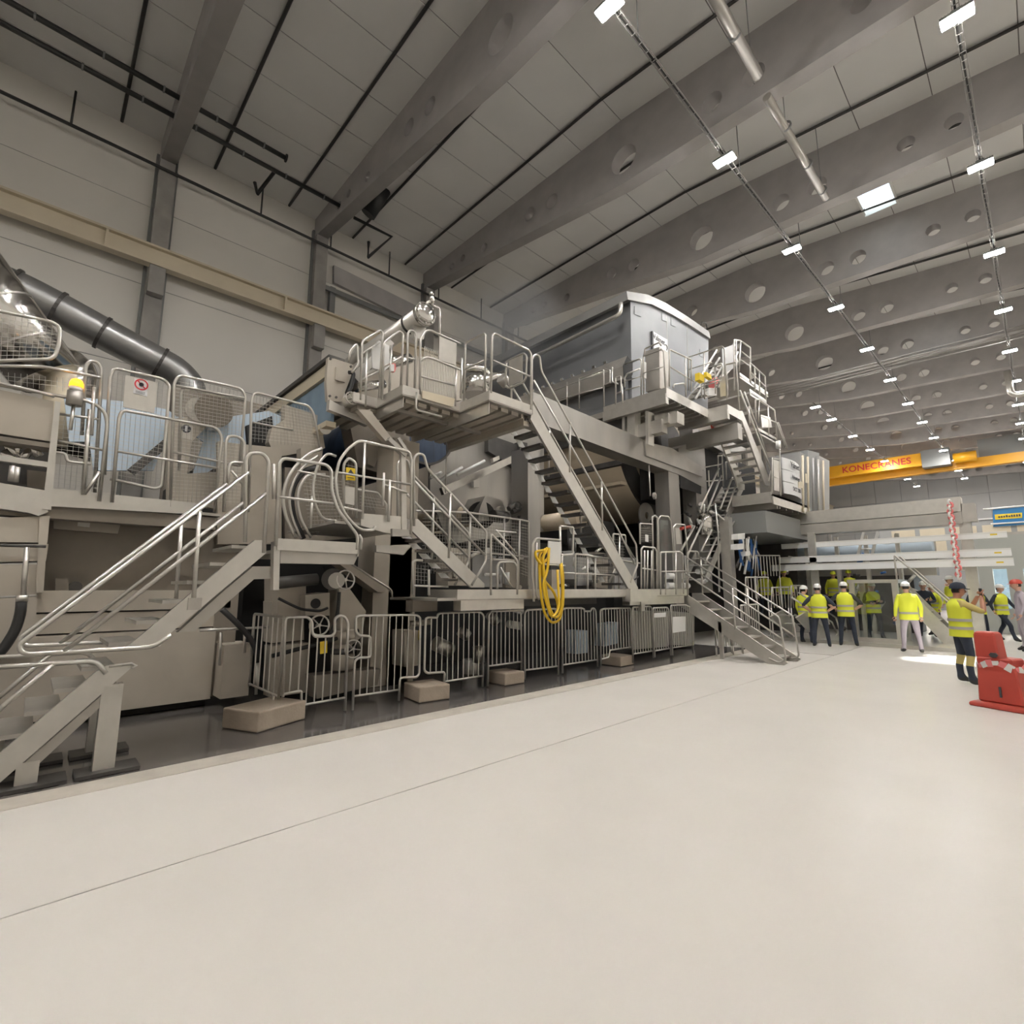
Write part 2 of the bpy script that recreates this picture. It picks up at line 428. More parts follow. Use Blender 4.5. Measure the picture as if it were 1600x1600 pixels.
# lamps on their cable trays
def lamp_proto():
    h = MB(); h.box(-.3,-.17,.03,.3,.17,.1); h.box(-.1,-.08,.1,.1,.08,.2)
    for q in range(9): h.box(-.26+q*.06,-.15,.1,-.25+q*.06,.15,.14)
    return h.mesh('housing'), MB().box(-.285,-.155,.0,-.015,.12,.03).mesh('lens'), MB().box(.015,-.12,.0,.285,.155,.03).mesh('lens')
HM, L1, L2 = lamp_proto()
HM.materials.append(MT['zinc'])
for m_ in (L1, L2): m_.materials.append(MT['lamp'])
rows = (('right', 0.0, [2.2+6*k for k in range(-2,14)]), ('middle', -5.42, [2.2+6*k for k in range(-2,14)]), ('left', -10.2, [40.2]+[44.2+6.3*k for k in range(7)]))
LZ = 14.67
for nm, x, ys in rows:
    n = 0
    for y in ys:
        n += y > 8 if nm == 'middle' else y > 9
        lab = 'glowing rectangular high bay lamp, %s from the camera in the %s row' % (ORD[n-1], nm) if (y > 8 if nm == 'middle' else y > 9) else 'high bay lamp of the %s row out of view overhead, %s of them' % (nm, ORD[ys.index(y)])
        t = thing('high_bay_lamp', lab, 'lamp', 'high bay lamps')
        inst('housing', HM, t, (x,y,LZ)); inst('lens', L1, t, (x,y,LZ)); inst('lens', L2, t, (x,y,LZ))
    t = thing('cable_tray', 'thin cable tray carrying the %s row of lamps' % nm, 'cable tray')
    ya, yz = ys[0]-.5, ys[-1]+.5
    tr = MB(); tr.box(x-.07,ya,LZ+.2,x-.055,yz,LZ+.25); tr.box(x+.055,ya,LZ+.2,x+.07,yz,LZ+.25)
    obj('tray_rail', tr, 'cgrey', t)
    rg = MB(); y = ya
    while y < min(yz, 45): rg.box(x-.055,y,LZ+.2,x+.055,y+.015,LZ+.215); y += .3
    obj('tray_rungs', rg, 'cgrey', t, kind='stuff')
    obj('cable', MB().tube([V((x+.03*math.sin(q*2.1),ya+(yz-ya)*q/40,LZ+.235)) for q in range(41)],.022,5), 'black', t)
    for y in ys: obj('hanger_chain', MB().cyl((x,y+1.2,LZ+.25),(x,y+1.2,ceil_z(x)),.014,n=5), 'zinc', t)
# services across the hall: bright pipe bundle under a far beam
for i, (z, y, lab) in enumerate(((15.75,37.5,'uppermost'),(15.55,37.5,'second'),(15.35,37.5,'third'),(15.1,37.4,'lowest'))):
    one('service_pipe', MB().cyl((WX+.6,y,z+.25),(EX-.1,y,z-.1),.035 if i < 3 else .055,n=8), 'cgrey', 'pale service pipe crossing under the roof beams, %s of the bundle' % lab, 'pipe', 'crossing service pipes')
t = thing('vent_pipe', 'shiny bent vent pipe at the right edge under the lamps', 'pipe')
obj('pipe', MB().tube(fillet([V((-.25,44,15.4)),V((-.25,44,13.7)),V((4.5,44,13.9))],.5,6),.18,12), 'steel', t)
# overhead crane
t = thing('overhead_crane', 'yellow overhead travelling crane across the far end of the hall', 'crane')
YC = 66.0
obj('bridge_girder', MB().box(WX+.9,YC,13.45,EX-.3,YC+.5,14.3), 'crane', t)
obj('girder_flange', MB().box(WX+.9,YC-.12,13.38,EX-.3,YC+.62,13.46), 'crane', t)
g2 = obj('trolley_girder', MB().box(-16.5,YC-1.4,14.0,-7.4,YC-.9,15.3), 'crane', t)
obj('hoist_body', MB().box(-7.4,YC-1.5,13.75,-5.2,YC-.2,15.5), 'zinc', t)
obj('hoist_drum', MB().cyl((-5.0,YC-.9,14.35),(-3.3,YC-.9,14.35),.5,n=16), 'crane', t)
obj('grey_duct', MB().box(-3.2,YC+.6,14.0,EX-.3,YC+1.2,16.2), 'zinc', t)
obj('end_carriage', MB().box(WX+.45,YC-2.2,14.03,WX+1.1,YC+2.2,14.6), 'crane', t)
obj('crane_rail', MB().box(EX-.3,Y0+.2,13.2,EX-.02,Y1-.3,13.9), 'cream', t)
text('lettering', 'KONECRANES', .95, 'redink', t, (-11.3,YC-1.41,14.65), (1,0,0), (0,0,1), thick=.01)
# ================= BARRIER FENCES, BLOCKS =================
UNIT = MB().tube([(0,0,0),(0,0,1)], 1, 6).mesh('bar'); UNIT.materials.append(MT['steel'])
def ipol(pl, y):            # interpolate z of a (Y,z) polyline, list of all crossings
    r = []
    for a, b in zip(pl, pl[1:]):
        if (a.y-y)*(b.y-y) <= 0 and abs(a.y-b.y) > 1e-5:
            t = (y-a.y)/(b.y-a.y); r.append(a.z+(b.z-a.z)*t)
    return r
def barfence(label, x, outline, bottom, step=.105, extra=None):
    t = thing('barrier_fence', label, 'fence', 'steel bar fences in front of the machine')
    o = TX(outline, x); b = TX(bottom, x)
    tub(t, 'frame', o, .019, .05)
    tub(t, 'bottom_rail', b, .016, .03)
    lo, hi = min(p.y for p in o), max(p.y for p in o)
    n = max(2, int(round((hi-lo)/step)))
    for i in range(1, n):
        y = lo+(hi-lo)*i/n
        tops = ipol(o, y)
        if not tops: continue
        bz = ipol(b, y); z1 = max(tops)
        z0 = min(bz) if bz else min(tops)
        if not bz and len(tops) < 2: continue
        if z1-z0 < .15: continue
        inst('bar', UNIT, t, (x,y,z0), (.0105,.0105,z1-z0))
    return t
FN = [
 ('notched steel bar fence beside the beige block, leftmost of the row', -6.75, '442,1089 446,965 481,964 488,972 488,989 492,995 518,994 523,989 523,967 529,962 538,963 544,972 539,1110', '442,1085 471,1079 471,1102 539,1090'),
 ('steel bar fence with stepped left edge, second in the row', -6.75, '551,1110 554,1033 560,1028 579,1027 579,994 561,993 556,987 556,965 561,962 652,961 657,966 655,1053 651,1058 625,1059 623,1095', '552,1088 622,1078'),
 ('steel bar fence with cut lower left corner, third in the row', -6.7, '694,1068 695,1050 668,1052 663,1048 665,967 669,965 683,965 684,960 688,958 751,956 756,962 754,1073', '695,1065 754,1056'),
 ('steel bar fence standing on a concrete block, fourth in the row', -6.68, '762,1072 764,960 768,955 810,954 814,957 815,1048', '763,1041 814,1034'),
 ('steel bar fence behind the yellow hose, fifth in the row', -6.62, '820,1062 820,957 824,953 868,951 873,956 872,1054', '821,1047 872,1041'),
 ('steel bar fence with a small notch in its top rail, sixth in the row', -6.6, '879,1052 878,953 883,950 909,950 913,952 913,955 923,955 924,951 928,950 931,955 934,1042', '880,1039 933,1031'),
 ('steel bar fence with a raised lower right corner, seventh in the row', -6.45, '939,1041 938,953 944,951 985,950 986,1012', '940,1030 951,1027 953,1016 986,1011'),
 ('steel bar fence, eighth in the row', -6.33, '989,1036 988,949 1015,947 1018,950 1021,1028', '990,1022 1020,1017'),
 ('steel bar fence wrapped in clear film, ninth in the row', -6.25, '1023,1027 1020,950 1042,949 1045,953 1048,1024', '1024,1017 1047,1013'),
 ('steel bar fence with papers hung on it, tenth in the row', -6.2, '1051,1024 1048,946 1071,945 1080,950 1083,1021', '1052,1012 1082,1008'),
]
for q in FN:
    t = barfence(*q)
    if 'papers' in q[0] or 'film' in q[0]:
        p = TX('1051,964 1071,963 1071,986 1051,989' if 'papers' in q[0] else '1022,958 1040,957 1040,964 1022,965', q[1]+.03)
        obj('paper', MB().prism(p, (.004,0,0)), 'white', t)
# end panel turned into the machine
t = thing('barrier_fence', 'short steel bar fence turned inwards at the left end of the row', 'fence', 'steel bar fences in front of the machine')
ye = 2.42
tub(t, 'frame', [V((-6.82,ye,.27)),V((-6.82,ye,1.28)),V((-8.0,ye,1.28)),V((-8.0,ye,.27))], .019, .05)
obj('bottom_rail', MB().cyl((-6.82,ye,.3),(-8.0,ye,.3),.016,n=6), 'steel', t)
for i in range(1, 6): inst('bar', UNIT, t, (-6.82-1.18*i/6,ye,.3), (.0105,.0105,.98))
tub(t, 'foot', [V((-7.0,ye,.3)),V((-7.0,ye,.22))], .019, 0)
def block(label, s, h, w=.8):
    a, b = TZ(s, 0)
    t = thing('concrete_block', label, 'block', 'concrete blocks under the fences')
    d = (b-a); n = V((-d.y, d.x, 0)).normalized()
    if n.x > 0: n = -n
    m_ = MB().prism([a, b, b+n*w, a+n*w], (0,0,h))
    o = obj('body', m_, 'block', t)
    bv = o.modifiers.new('b', 'BEVEL'); bv.width = .018; bv.segments = 2
    return t
block('beige concrete block below the leftmost notched fence', '402,1146 477,1123', .23, .6)
block('beige concrete block between the second and third fences', '655,1099 703,1092', .22, .55)
block('beige concrete block under the fourth fence', '789,1072 820,1067', .20, .5)
block('beige concrete block under the seventh fence beside the stair foot', '970,1042 991,1038', .20, .55)

# ================= STAIRS =================
def treads(t, xn, xf, top, bot, n, depth=.24, th=.035, m='steeld'):
    me = MB().box(xf, -depth/2, -th, xn, depth/2, 0).mesh('tread'); me.materials.append(MT[m])
    nz = MB().box(xf, depth/2-.02, -.06, xn, depth/2, .002)
    for i in range(n):
        k = i/(n-1) if n > 1 else 0
        inst('tread', me, t, (0, top[0]+(bot[0]-top[0])*k, top[1]+(bot[1]-top[1])*k))
def brackets(t, x, top, bot, n):
    dy, dz = (bot[0]-top[0])/(n-1), (bot[1]-top[1])/(n-1)
    me = MB().add([(x,-.05,-.05),(x,.10,-.05),(x,dy+.02,dz+.02),(x,dy-.16,dz+.02),(x+.012,-.05,-.05),(x+.012,.10,-.05),(x+.012,dy+.02,dz+.02),(x+.012,dy-.16,dz+.02)],[(3,2,1,0),(4,5,6,7),(0,1,5,4),(1,2,6,5),(2,3,7,6),(3,0,4,7)]).mesh('tread_bracket'); me.materials.append(MT['white'])
    for i in range(n-1): inst('tread_bracket', me, t, (0, top[0]+dy*i, top[1]+dz*i))
def plate(t, name, s, x, th, m='steel'): return obj(name, MB().prism(TX(s, x), (-th,0,0)), m, t)
def shift(pts, dx): return [p+V((dx,0,0)) for p in pts]
# --- front stair, upper flight
t = thing('steel_stair', 'upper flight of the near steel stair with long looped handrails', 'stair')
XN, XF = -6.0, -6.85
s_ = '200,1010 398,844 416,844 416,864 267,989 250,1010'
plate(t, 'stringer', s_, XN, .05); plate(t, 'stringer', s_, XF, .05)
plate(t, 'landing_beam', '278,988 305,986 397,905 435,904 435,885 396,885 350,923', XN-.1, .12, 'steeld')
a, b = TX('196,1004 383,852', XN)
treads(t, XN-.05, XF, (b.y, b.z), (a.y, a.z), 6)
near = TX('388,738 30,1007 33,1018 44,1022 240,1011 267,992', XN)
tub(t, 'handrail', near); tub(t, 'handrail', shift(near, XF-XN))
mid = TX('416,771 100,1018', XN)
tub(t, 'mid_rail', mid); tub(t, 'mid_rail', shift(mid, XF-XN))
po = TX('312,798 302,945', XN)
tub(t, 'post', po); tub(t, 'post', shift(po, XF-XN))
obj('clamp', MB().box(XN,*[c-.05 for c in po[1][1:]],XN+.02,*[c+.07 for c in po[1][1:]]), 'steeld', t)
# --- front stair, lower flight
t = thing('steel_stair', 'lower flight of the near steel stair standing on legs at lower left', 'stair')
s_ = '-60,1228 150,1050 168,1040 208,1041 -40,1258 -60,1258'
plate(t, 'stringer', s_, XN, .05); plate(t, 'stringer', s_, XF, .05)
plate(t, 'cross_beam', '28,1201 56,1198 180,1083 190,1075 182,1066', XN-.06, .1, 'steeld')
a, b = TX('-30,1190 155,1042', XN)
treads(t, XN-.05, XF, (b.y, b.z), (a.y, a.z), 5)
for s_, nm in (('165,1070 160,1209',.19),('40,1190 38,1237',.17)):
    a, b = TX(s_, XN-.08)
    for dx in (0, -.72):
        obj('leg', MB().box(XN-.16+dx,b.y-nm*.42,.03,XN-.05+dx,b.y+nm*.42,a.z), 'steel', t)
        obj('foot_plate', MB().box(XN-.25+dx,b.y-.2,0,XN+.05+dx,b.y+.26,.03), 'dkmetal', t)
near = TX('-60,1046 140,1033 152,1036 166,1052', XN)
tub(t, 'handrail', near); tub(t, 'handrail', shift(near, XF-XN))
mid = TX('82,1038 -30,1133', XN); tub(t, 'mid_rail', mid); tub(t, 'mid_rail', shift(mid, XF-XN))
obj('top_tread_grip', MB().tube(TX('170,1041 205,1037 213,1040 205,1044', XN),.014,6), 'steel', t)
# --- front platform
t = thing('steel_platform', 'small steel platform at the head of the near stair', 'platform')
p = TX('434,841 561,848', XN); ya, yb_ = p[0].y, p[1].y
obj('deck', MB().box(-7.5,ya,2.05,XN-.04,yb_,2.09), 'steeld', t)
plate(t, 'toe_board', '433,841 561,848 561,866 433,859', XN, .012)
plate(t, 'edge_beam', '438,861 560,867 553,882 438,880', XN-.03, .1, 'steeld')
plate(t, 'corner_post', '428,846 438,846 436,922 427,922', XN-.03, .1)
obj('toe_board', MB().box(-7.4,yb_-.012,2.05,XN,yb_,2.2), 'steel', t)
# --- mid stair (from second platform down to the lower walkway)
X2, X2F = -6.55, -7.02
t = thing('steel_stair', 'short steel stair descending from the round guard to the lower walkway', 'stair')
s_ = '643,829 645,811 653,811 757,912 757,918 736,918'
plate(t, 'stringer', s_, X2, .045); plate(t, 'stringer', '643,829 646,826 739,917 736,918', X2F, .03, 'dkmetal')
a, b = TX('735,916 652,822', X2)
treads(t, X2-.045, X2F, (b.y, b.z-.02), (a.y-.1, a.z+.12), 6)
brackets(t, X2F, (b.y, b.z-.02), (a.y-.1, a.z+.12), 6)
near = TX('647,822 646,717 652,709 662,710 668,732 760,831 759,878 737,914', X2)
tub(t, 'handrail', near, fil=.06); tub(t, 'handrail', shift(near, X2F-X2), fil=.06)
mid = TX('648,752 758,868', X2); tub(t, 'mid_rail', mid); tub(t, 'mid_rail', shift(mid, X2F-X2))
po = TX('704,772 701,872', X2); tub(t, 'post', po); tub(t, 'post', shift(po, X2F-X2))
# --- second platform (round guards)
t = thing('steel_platform', 'steel platform with a round tubular guard above the dark drum', 'platform')
p = TX('563,803 640,808', X2); ya, yb_ = p[0].y, p[1].y; zt = p[0].z
obj('deck', MB().box(-8.3,ya-.35,zt-.16,X2-.03,yb_+.1,zt-.12), 'steeld', t)
plate(t, 'toe_board', '564,802 628,807 640,812 640,838 600,832 564,821', X2, .012)
plate(t, 'edge_beam', '588,852 645,851 630,867 588,862', X2-.06, .1, 'steeld')
plate(t, 'lift_post', '627,700 634,700 636,835 628,835', X2+.02, .06)
plate(t, 'bracket', '613,826 640,828 640,838 613,838', X2+.05, .05, 'steeld')
# hinge arm leaning at top
obj('arm', MB().beam(*TX('606,686 633,712', X2), .09, .07), 'steeld', t)
obj('arm', MB().beam(*TX('622,685 640,712', X2), .05, .05), 'steeld', t)
# --- stair A
X3, X3F = -6.22, -6.78
t = thing('steel_stair', 'long steep steel stair in the middle from the upper platform', 'stair')
s_ = '833,632 997,918 997,926 984,923 829,655'
plate(t, 'stringer', s_, X3, .05, 'steel'); plate(t, 'stringer', '829,655 833,653 989,922 984,923', X3F, .03, 'dkmetal')
a, b = TX('830,652 982,921', X3)
treads(t, X3-.05, X3F, (a.y, a.z-.02), (b.y-.1, b.z+.14), 16, .2, .05, 'dkmetal')
brackets(t, X3F, (a.y, a.z-.02), (b.y-.1, b.z+.14), 16)
near = TX('831,647 831,560 836,554 843,556 846,580 994,851 996,883 985,910', X3)
tub(t, 'handrail', near, fil=.06); tub(t, 'handrail', shift(near, X3F-X3), fil=.06)
mid = TX('834,594 966,828 992,882', X3); tub(t, 'mid_rail', mid); tub(t, 'mid_rail', shift(mid, X3F-X3))
for q in ('891,660 890,738','940,752 941,829'):
    po = TX(q, X3); tub(t, 'post', po); tub(t, 'post', shift(po, X3F-X3))
# --- right stair across the aisle direction
t = thing('steel_stair', 'steel stair descending to the floor at right in front of the people', 'stair')
YN, YF = 12.0, 12.85
for y in (YN, YF):
    obj('stringer', MB().prism([V((-6.55,y,1.52)),V((-6.3,y,1.52)),V((-4.02,y,.06)),V((-4.1,y,0)),V((-4.42,y,0)),V((-6.55,y,1.25))], (0,.05,0)), 'steel', t)
    tub(t, 'handrail', [V((-6.25,y,2.45)),V((-4.12,y,1.02)),V((-4.05,y,.12)),V((-4.2,y,.04)),V((-4.4,y,.12))], .021, .06)
    tub(t, 'mid_rail', [V((-6.25,y,2.0)),V((-4.1,y,.56))])
    tub(t, 'post', [V((-6.25,y,1.5)),V((-6.25,y,2.47))])
    tub(t, 'post', [V((-5.1,y,.7)),V((-5.1,y,1.68))])
me = MB().box(-.12,YN+.05,-.035,.12,YF,0).mesh('tread'); me.materials.append(MT['steeld'])
for i in range(7): inst('tread', me, t, (-6.2+i*.31,0,1.33-i*.2))
obj('leg', MB().box(-5.5,YN+.0,0,-5.42,YN+.06,.85), 'steel', t)
# ================= GUARDRAILS / PLATFORM HELPERS =================
def wire(par, c, sp=.052, r=.0032, m='steel'):        # c: TL TR BR BL world corners
    a, b, d, e = c; mb = MB()
    def bar(p, q):
        dr = (q-p).normalized(); u = dr.orthogonal().normalized()*r; w_ = dr.cross(u).normalized()*r
        mb.add([p+u, p+w_, p-u-w_, q+u, q+w_, q-u-w_], [(0,1,4,3),(1,2,5,4),(2,0,3,5)])
    n = max(2, int(((b-a).length+(d-e).length)/2/sp)); k = max(2, int(((a-e).length+(b-d).length)/2/sp))
    for i in range(1, n): t = i/n; bar(a.lerp(b, t), e.lerp(d, t))
    for i in range(1, k): t = i/k; bar(a.lerp(e, t), b.lerp(d, t))
    return obj('wire_mesh', mb, m, par, kind='stuff')
def guard(label, pl, frames=(), rails=(), posts=(), mesh=(), panels=(), r=.021, fil=.09, name='guardrail', grp=None, msp=.052):
    f = (lambda s: TX(s, pl)) if not isinstance(pl, tuple) else (lambda s: TY(s, pl[1]))
    n = V((-.02,0,0)) if not isinstance(pl, tuple) else V((0,.02,0))
    t = thing(name, label, 'railing', grp)
    for s in frames: tub(t, 'frame', f(s), r, fil)
    for s in rails: tub(t, 'rail', f(s), r*.8, fil)
    for s in posts: tub(t, 'post', f(s), r, 0)
    for s in mesh: wire(t, f(s), msp)
    for s in panels: obj('panel', MB().prism([p-n*.7 for p in f(s)], n*.5), 'beige' if s.startswith(' ') else 'steel', t)
    return t
def handwheel(par, c, r, ax=(1,0,.1), m='steel', name='handwheel'):
    c, ax = V(c), V(ax).normalized(); u = ax.orthogonal().normalized(); w_ = ax.cross(u)
    o = obj(name, MB().tube([c+u*math.cos(a)*r+w_*math.sin(a)*r for a in [2*math.pi*k/20 for k in range(20)]], r*.1, 6, True), m, par)
    for k in range(5):
        a = 2*math.pi*k/5+.3
        obj('spoke', MB().cyl(c, c+(u*math.cos(a)+w_*math.sin(a))*r, r*.07, n=5), m, o)
    obj('hub', MB().cyl(c-ax*r*.6, c+ax*r*.12, r*.17, n=8), m, o)
    return o
# ================= LEFT END OF THE MACHINE =================
t = thing('walkway', 'steel walkway along the left end of the machine', 'platform')
obj('deck', MB().box(-9.9,-3,2.70,-8.32,1.95,2.74), 'steeld', t)
obj('toe_board', MB().prism(TX('80,763 310,786 310,804 80,791',-8.3), (-.015,0,0)), 'steel', t)
obj('edge_beam', MB().box(-8.6,-3,2.5,-8.36,1.9,2.68), 'beiged', t)
obj('frame_beam', MB().prism(TX('-60,744 76,767 75,800 60,806 44,801 -60,786',-8.2), (-.2,0,0)), 'steel', t)
obj('frame_post', MB().prism(TX('86,627 95,628 80,797 66,795',-8.18), (-.14,0,0)), 'steel', t)
obj('cross_member', MB().prism(TX('-60,702 76,722 75,730 -60,712',-8.2), (-.1,0,0)), 'steel', t)
for q in ('20,728 17,752','27,730 24,753'): tub(t, 'upright', TX(q,-8.22), .03, 0)
t = thing('control_cabinet', 'plain beige cabinet panel on the walkway at far left', 'cabinet')
obj('door', MB().prism(TX('-60,596 84,627 80,690 -60,668',-8.22), (-.3,0,0)), 'beige', t)
obj('lower_trim', MB().prism(TX('-60,672 80,693 79,700 -60,680',-8.2), (-.3,0,0)), 'beiged', t)
obj('top_rail', MB().tube(TX('-60,586 60,612 85,620',-8.2),.02,6), 'steel', t)
t = thing('actuator', 'tangle of silver actuators under the beige cabinet', 'actuator')
for q, r in (('10,690 25,715',.05),('32,690 22,712',.04),('45,695 62,713',.05),('5,705 30,725',.06),('50,700 30,722',.045)):
    obj('cylinder', MB().cyl(*TX(q,-8.45), r, n=10), 'chrome', t)
obj('housing', MB().prism(TX('42,734 78,738 76,765 42,760',-8.6), (-.4,0,0)), 'beiged', t)
obj('dark_box', MB().prism(TX('-60,690 80,690 76,760 -60,750',-8.9), (-.4,0,0)), 'dkmetal', t)
GR = 'walkway guardrails'
guard('tall mesh gate with a no entry sign on the left walkway', -8.3, ['163,742 172,588 178,575 255,592 265,602 252,760 243,764 172,748'], (), (),
      ['176,580 263,600 250,760 165,745'], ['196,586 245,598 241,646 192,636'], name='mesh_gate')
t = ROOTS[-1]
obj('sign', MB().prism(TX('210,591 231,596 230,620 208,614',-8.28), (.004,0,0)), 'signw', t)
c = aX(221,601,-8.27)
obj('sign_ring', MB().disc(c, (1,0,0), .062, .078, .004, 24), 'redink', t)
obj('sign_bar', MB().beam(c+V((.003,-.05,.05)), c+V((.003,.05,-.05)), .004, .014), 'redink', t)
obj('sign_hand', MB().prism([c+V((.002,.03*math.cos(a),.03*math.sin(a))) for a in [k*math.pi/4 for k in range(8)]], (.003,0,0)), 'ink', t)
for k in (0,1): obj('sign_print', MB().box(c.x+.002,c.y-.055,c.z-.108-k*.018,c.x+.004,c.y+.05,c.z-.102-k*.018), 'ink', t)
guard('tall mesh guard right of the no entry gate', -8.32, ['266,792 272,598 280,586 376,607 384,618 374,728'], ['274,602 382,622','270,706 374,728'], (), ['276,590 383,612 374,790 266,785'], name='mesh_guard')
guard('mesh guard with the blue safety notice', -8.36, ['280,735 283,606 382,627'], (), (), (), ['282,662 301,666 300,688 281,684'], name='mesh_guard')
t = ROOTS[-1]; c = aX(291,670,-8.34)
obj('sign_disc', MB().disc(c, (1,0,0), 0.0, .06, .004, 20), 'ink', t)
obj('sign_figure', MB().box(c.x+.004,c.y-.015,c.z-.04,c.x+.007,c.y+.015,c.z+.045), 'signw', t)
guard('tall mesh guard at the end of the left walkway', -8.3, ['388,800 393,625 398,613 482,634 490,645 500,700'], ['395,660 458,672'], (), ['396,616 488,640 498,700 392,690'], name='mesh_guard')
guard('rounded guardrail in front of the mesh gates on the walkway', -8.2, ['175,785 186,652 192,641 338,668 347,682 335,800'], ['182,705 343,732'], ['155,738 132,772'], ())
guard('mesh guardrail beside the beige cabinet', -8.25, ['-60,571 70,573 158,590','-60,590 60,613 140,627 162,640 168,660 155,783'], ['92,647 155,655','90,688 160,703','80,706 103,708 104,721 142,725'], ['140,640 130,773','147,605 143,680'],
      ['-60,575 150,595 150,618 -60,592','92,650 160,658 152,770 82,760'])
guard('hoop shaped rail end on the left walkway', -8.35, ['128,680 134,572 140,564 152,565 159,576 148,772'], fil=.06)
guard('tall mesh guard at the upper left corner', -7.9, ['-60,474 82,503 94,512 92,540 86,556 78,561 -60,566'], (), ['-45,478 -55,745'], ['-60,476 92,508 84,560 -60,565'], name='mesh_guard')
t = thing('warning_beacon', 'glowing orange warning beacon on the left walkway', 'beacon')
p = aX(118,612,-8.15)
obj('base', MB().cyl(p-V((0,0,.18)), p, .08, n=16), 'steeld', t); obj('collar', MB().cyl(p, p+V((0,0,.06)), .065, n=16), 'white', t)
obj('lens', MB().tube([p+V((0,0,.06+q)) for q in (0,.05,.09,.11)], [.07,.07,.055,.02], 16), 'orange', t)
obj('bracket', MB().cyl(p-V((0,0,.5)), p-V((0,0,.18)), .02, n=8), 'steel', t)
# hoops next to stair head
guard('pair of hoop rails behind the near stair head', -7.3, ['350,800 353,690 358,681 372,682 382,690 378,800','356,755 357,731 362,722 380,723'], ['361,735 382,760'], fil=.06)
# front platform rails
guard('hooped guardrail at the head of the near stair', -6.0, ['383,847 384,717 391,708 411,708 420,720 412,864','431,853 436,724 443,716 510,726 518,735 518,767 528,797 559,837 558,859'], ['435,776 521,787'], ['428,725 428,780'], fil=.07)
guard('short tube stub at the platform corner', -6.1, ['563,859 565,842 561,836'], fil=.03)
t = thing('round_guard', 'large dark rimmed round guard ring behind the near platform', 'guard ring')
tub(t, 'outer_ring', TX('503,701 486,707 468,721 450,744 441,775 446,808 462,840',-7.5), .026, .2)
tub(t, 'outer_ring', TX('497,712 478,724 460,747 451,776 455,806 470,842',-7.5), .02, .2)
tub(t, 'black_rim', TX('494,730 472,737 458,758 454,782 459,812 474,842',-7.55), .045, .2, 'rubber')
tub(t, 'inner_ring', TX('508,741 480,741 467,762 464,785 470,812 486,840',-7.5), .022, .2)
wire(t, TX('470,735 545,750 545,830 485,838',-7.7))
guard('curved tubular gate inside the round guard', -7.2, ['525,713 512,708 497,724 489,754 490,783 503,811 525,814'], ['465,736 523,747'], ['488,775 485,825'], fil=.12)
guard('arched tubular guard on the platform with the round guard', -6.5, ['586,822 584,828 566,829 553,820 538,802 527,775 524,748 530,720 543,702 561,688 619,701 640,706 643,718 642,835'], ['527,738 642,757','537,793 566,799','600,757 636,770'], ['570,692 566,811','600,739 598,790','607,815 609,750'], fil=.07)
t = thing('warning_sign', 'yellow warning sign on the round guard', 'sign')
obj('plate', MB().prism(TX('541,730 555,732 555,751 541,750',-6.8), (-.006,0,0)), 'yel', t)
tri = TX('548,733 553,741 543,740',-6.79); obj('pictogram', MB().prism(tri, (.003,0,0)), 'ink', t)
obj('text_lines', MB().prism(TX('543,745 553,747 553,748 543,746',-6.79), (.003,0,0)), 'ink', t)
guard('mesh guard behind the yellow warning sign', -6.85, ['537,800 537,725 545,715 556,723 557,810'], (), (), ['538,720 556,724 557,805 537,800'], ['536,759 554,762 553,790 536,786'], fil=.05, name='mesh_guard')
guard('mesh guard right of the yellow warning sign', -7.3, ['558,765 590,770 604,789 604,810'], (), (), ['562,770 590,775 604,800 562,795'], fil=.03, name='mesh_guard')
# machine side body
t = thing('machine_unit', 'beige panelled lower body of the machine at left', 'machine')
obj('base_panel', MB().box(-9.6,-3,.10,-8.34,2.02,1.08), 'beige', t)
obj('plinth', MB().box(-9.6,-3,0,-8.5,2.0,.1), 'dark', t)  # near-black box paints the shaded gap at the floor
obj('ledge', MB().box(-9.6,.08,1.10,-8.42,2.2,1.34), 'beige', t)
obj('ledge', MB().box(-9.6,.08,1.36,-8.40,2.2,1.62), 'beige', t)
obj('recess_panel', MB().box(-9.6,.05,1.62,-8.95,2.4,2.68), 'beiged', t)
obj('top_plate', MB().prism(TX('84,808 188,820 184,834 84,826',-8.8), (-.05,0,0)), 'beige', t)
obj('label_plate', MB().prism(TX('122,811 141,813 140,824 121,822',-8.78), (.006,0,0)), 'white', t)
obj('bracket', MB().prism(TX('86,904 107,904 107,926 86,926',-8.85), (.1,0,0)), 'beiged', t)
obj('knob', MB().cyl(aX(117,917,-8.9), aX(117,917,-8.9)+V((.15,0,0)), .07, n=12), 'dkmetal', t)
for q in ('-60,812 78,806 74,848 -60,846','-60,850 76,850 72,876 -60,880','-60,883 66,882 62,928 -60,935','-60,938 58,932 54,1020 -60,1035'):
    obj('side_plate', MB().prism(TX(q,-8.25), (-.5,0,0)), 'beige', t)
obj('upright', MB().prism(TX('62,806 76,808 68,926 56,926',-8.22), (-.3,0,0)), 'beige', t)
obj('rear_panel', MB().prism(TX('340,690 440,700 440,850 340,850',-8.8), (-.1,0,0)), 'beige', t)
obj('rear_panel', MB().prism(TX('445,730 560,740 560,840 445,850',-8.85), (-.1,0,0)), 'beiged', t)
tub(t, 'pipe', TX('-60,850 72,854',-8.15), .018, 0, 'dkmetal')
tub(t, 'pipe', TX('42,855 36,935',-8.12), .025, 0, 'steel')
obj('end_block', MB().box(-8.55,2.06,.14,-8.0,2.42,.86), 'beige', t)
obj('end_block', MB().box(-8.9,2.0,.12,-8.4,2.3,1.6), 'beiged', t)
for q in ('345,988 343,1040','382,985 382,1020'): tub(t, 'stud', TX(q,-8.0), .018, 0, 'steel')
tub(t, 'rail', TX('312,985 420,980',-8.0), .018, 0, 'steel')
t = thing('rubber_hose', 'black hose hanging at the left end of the machine', 'hose')
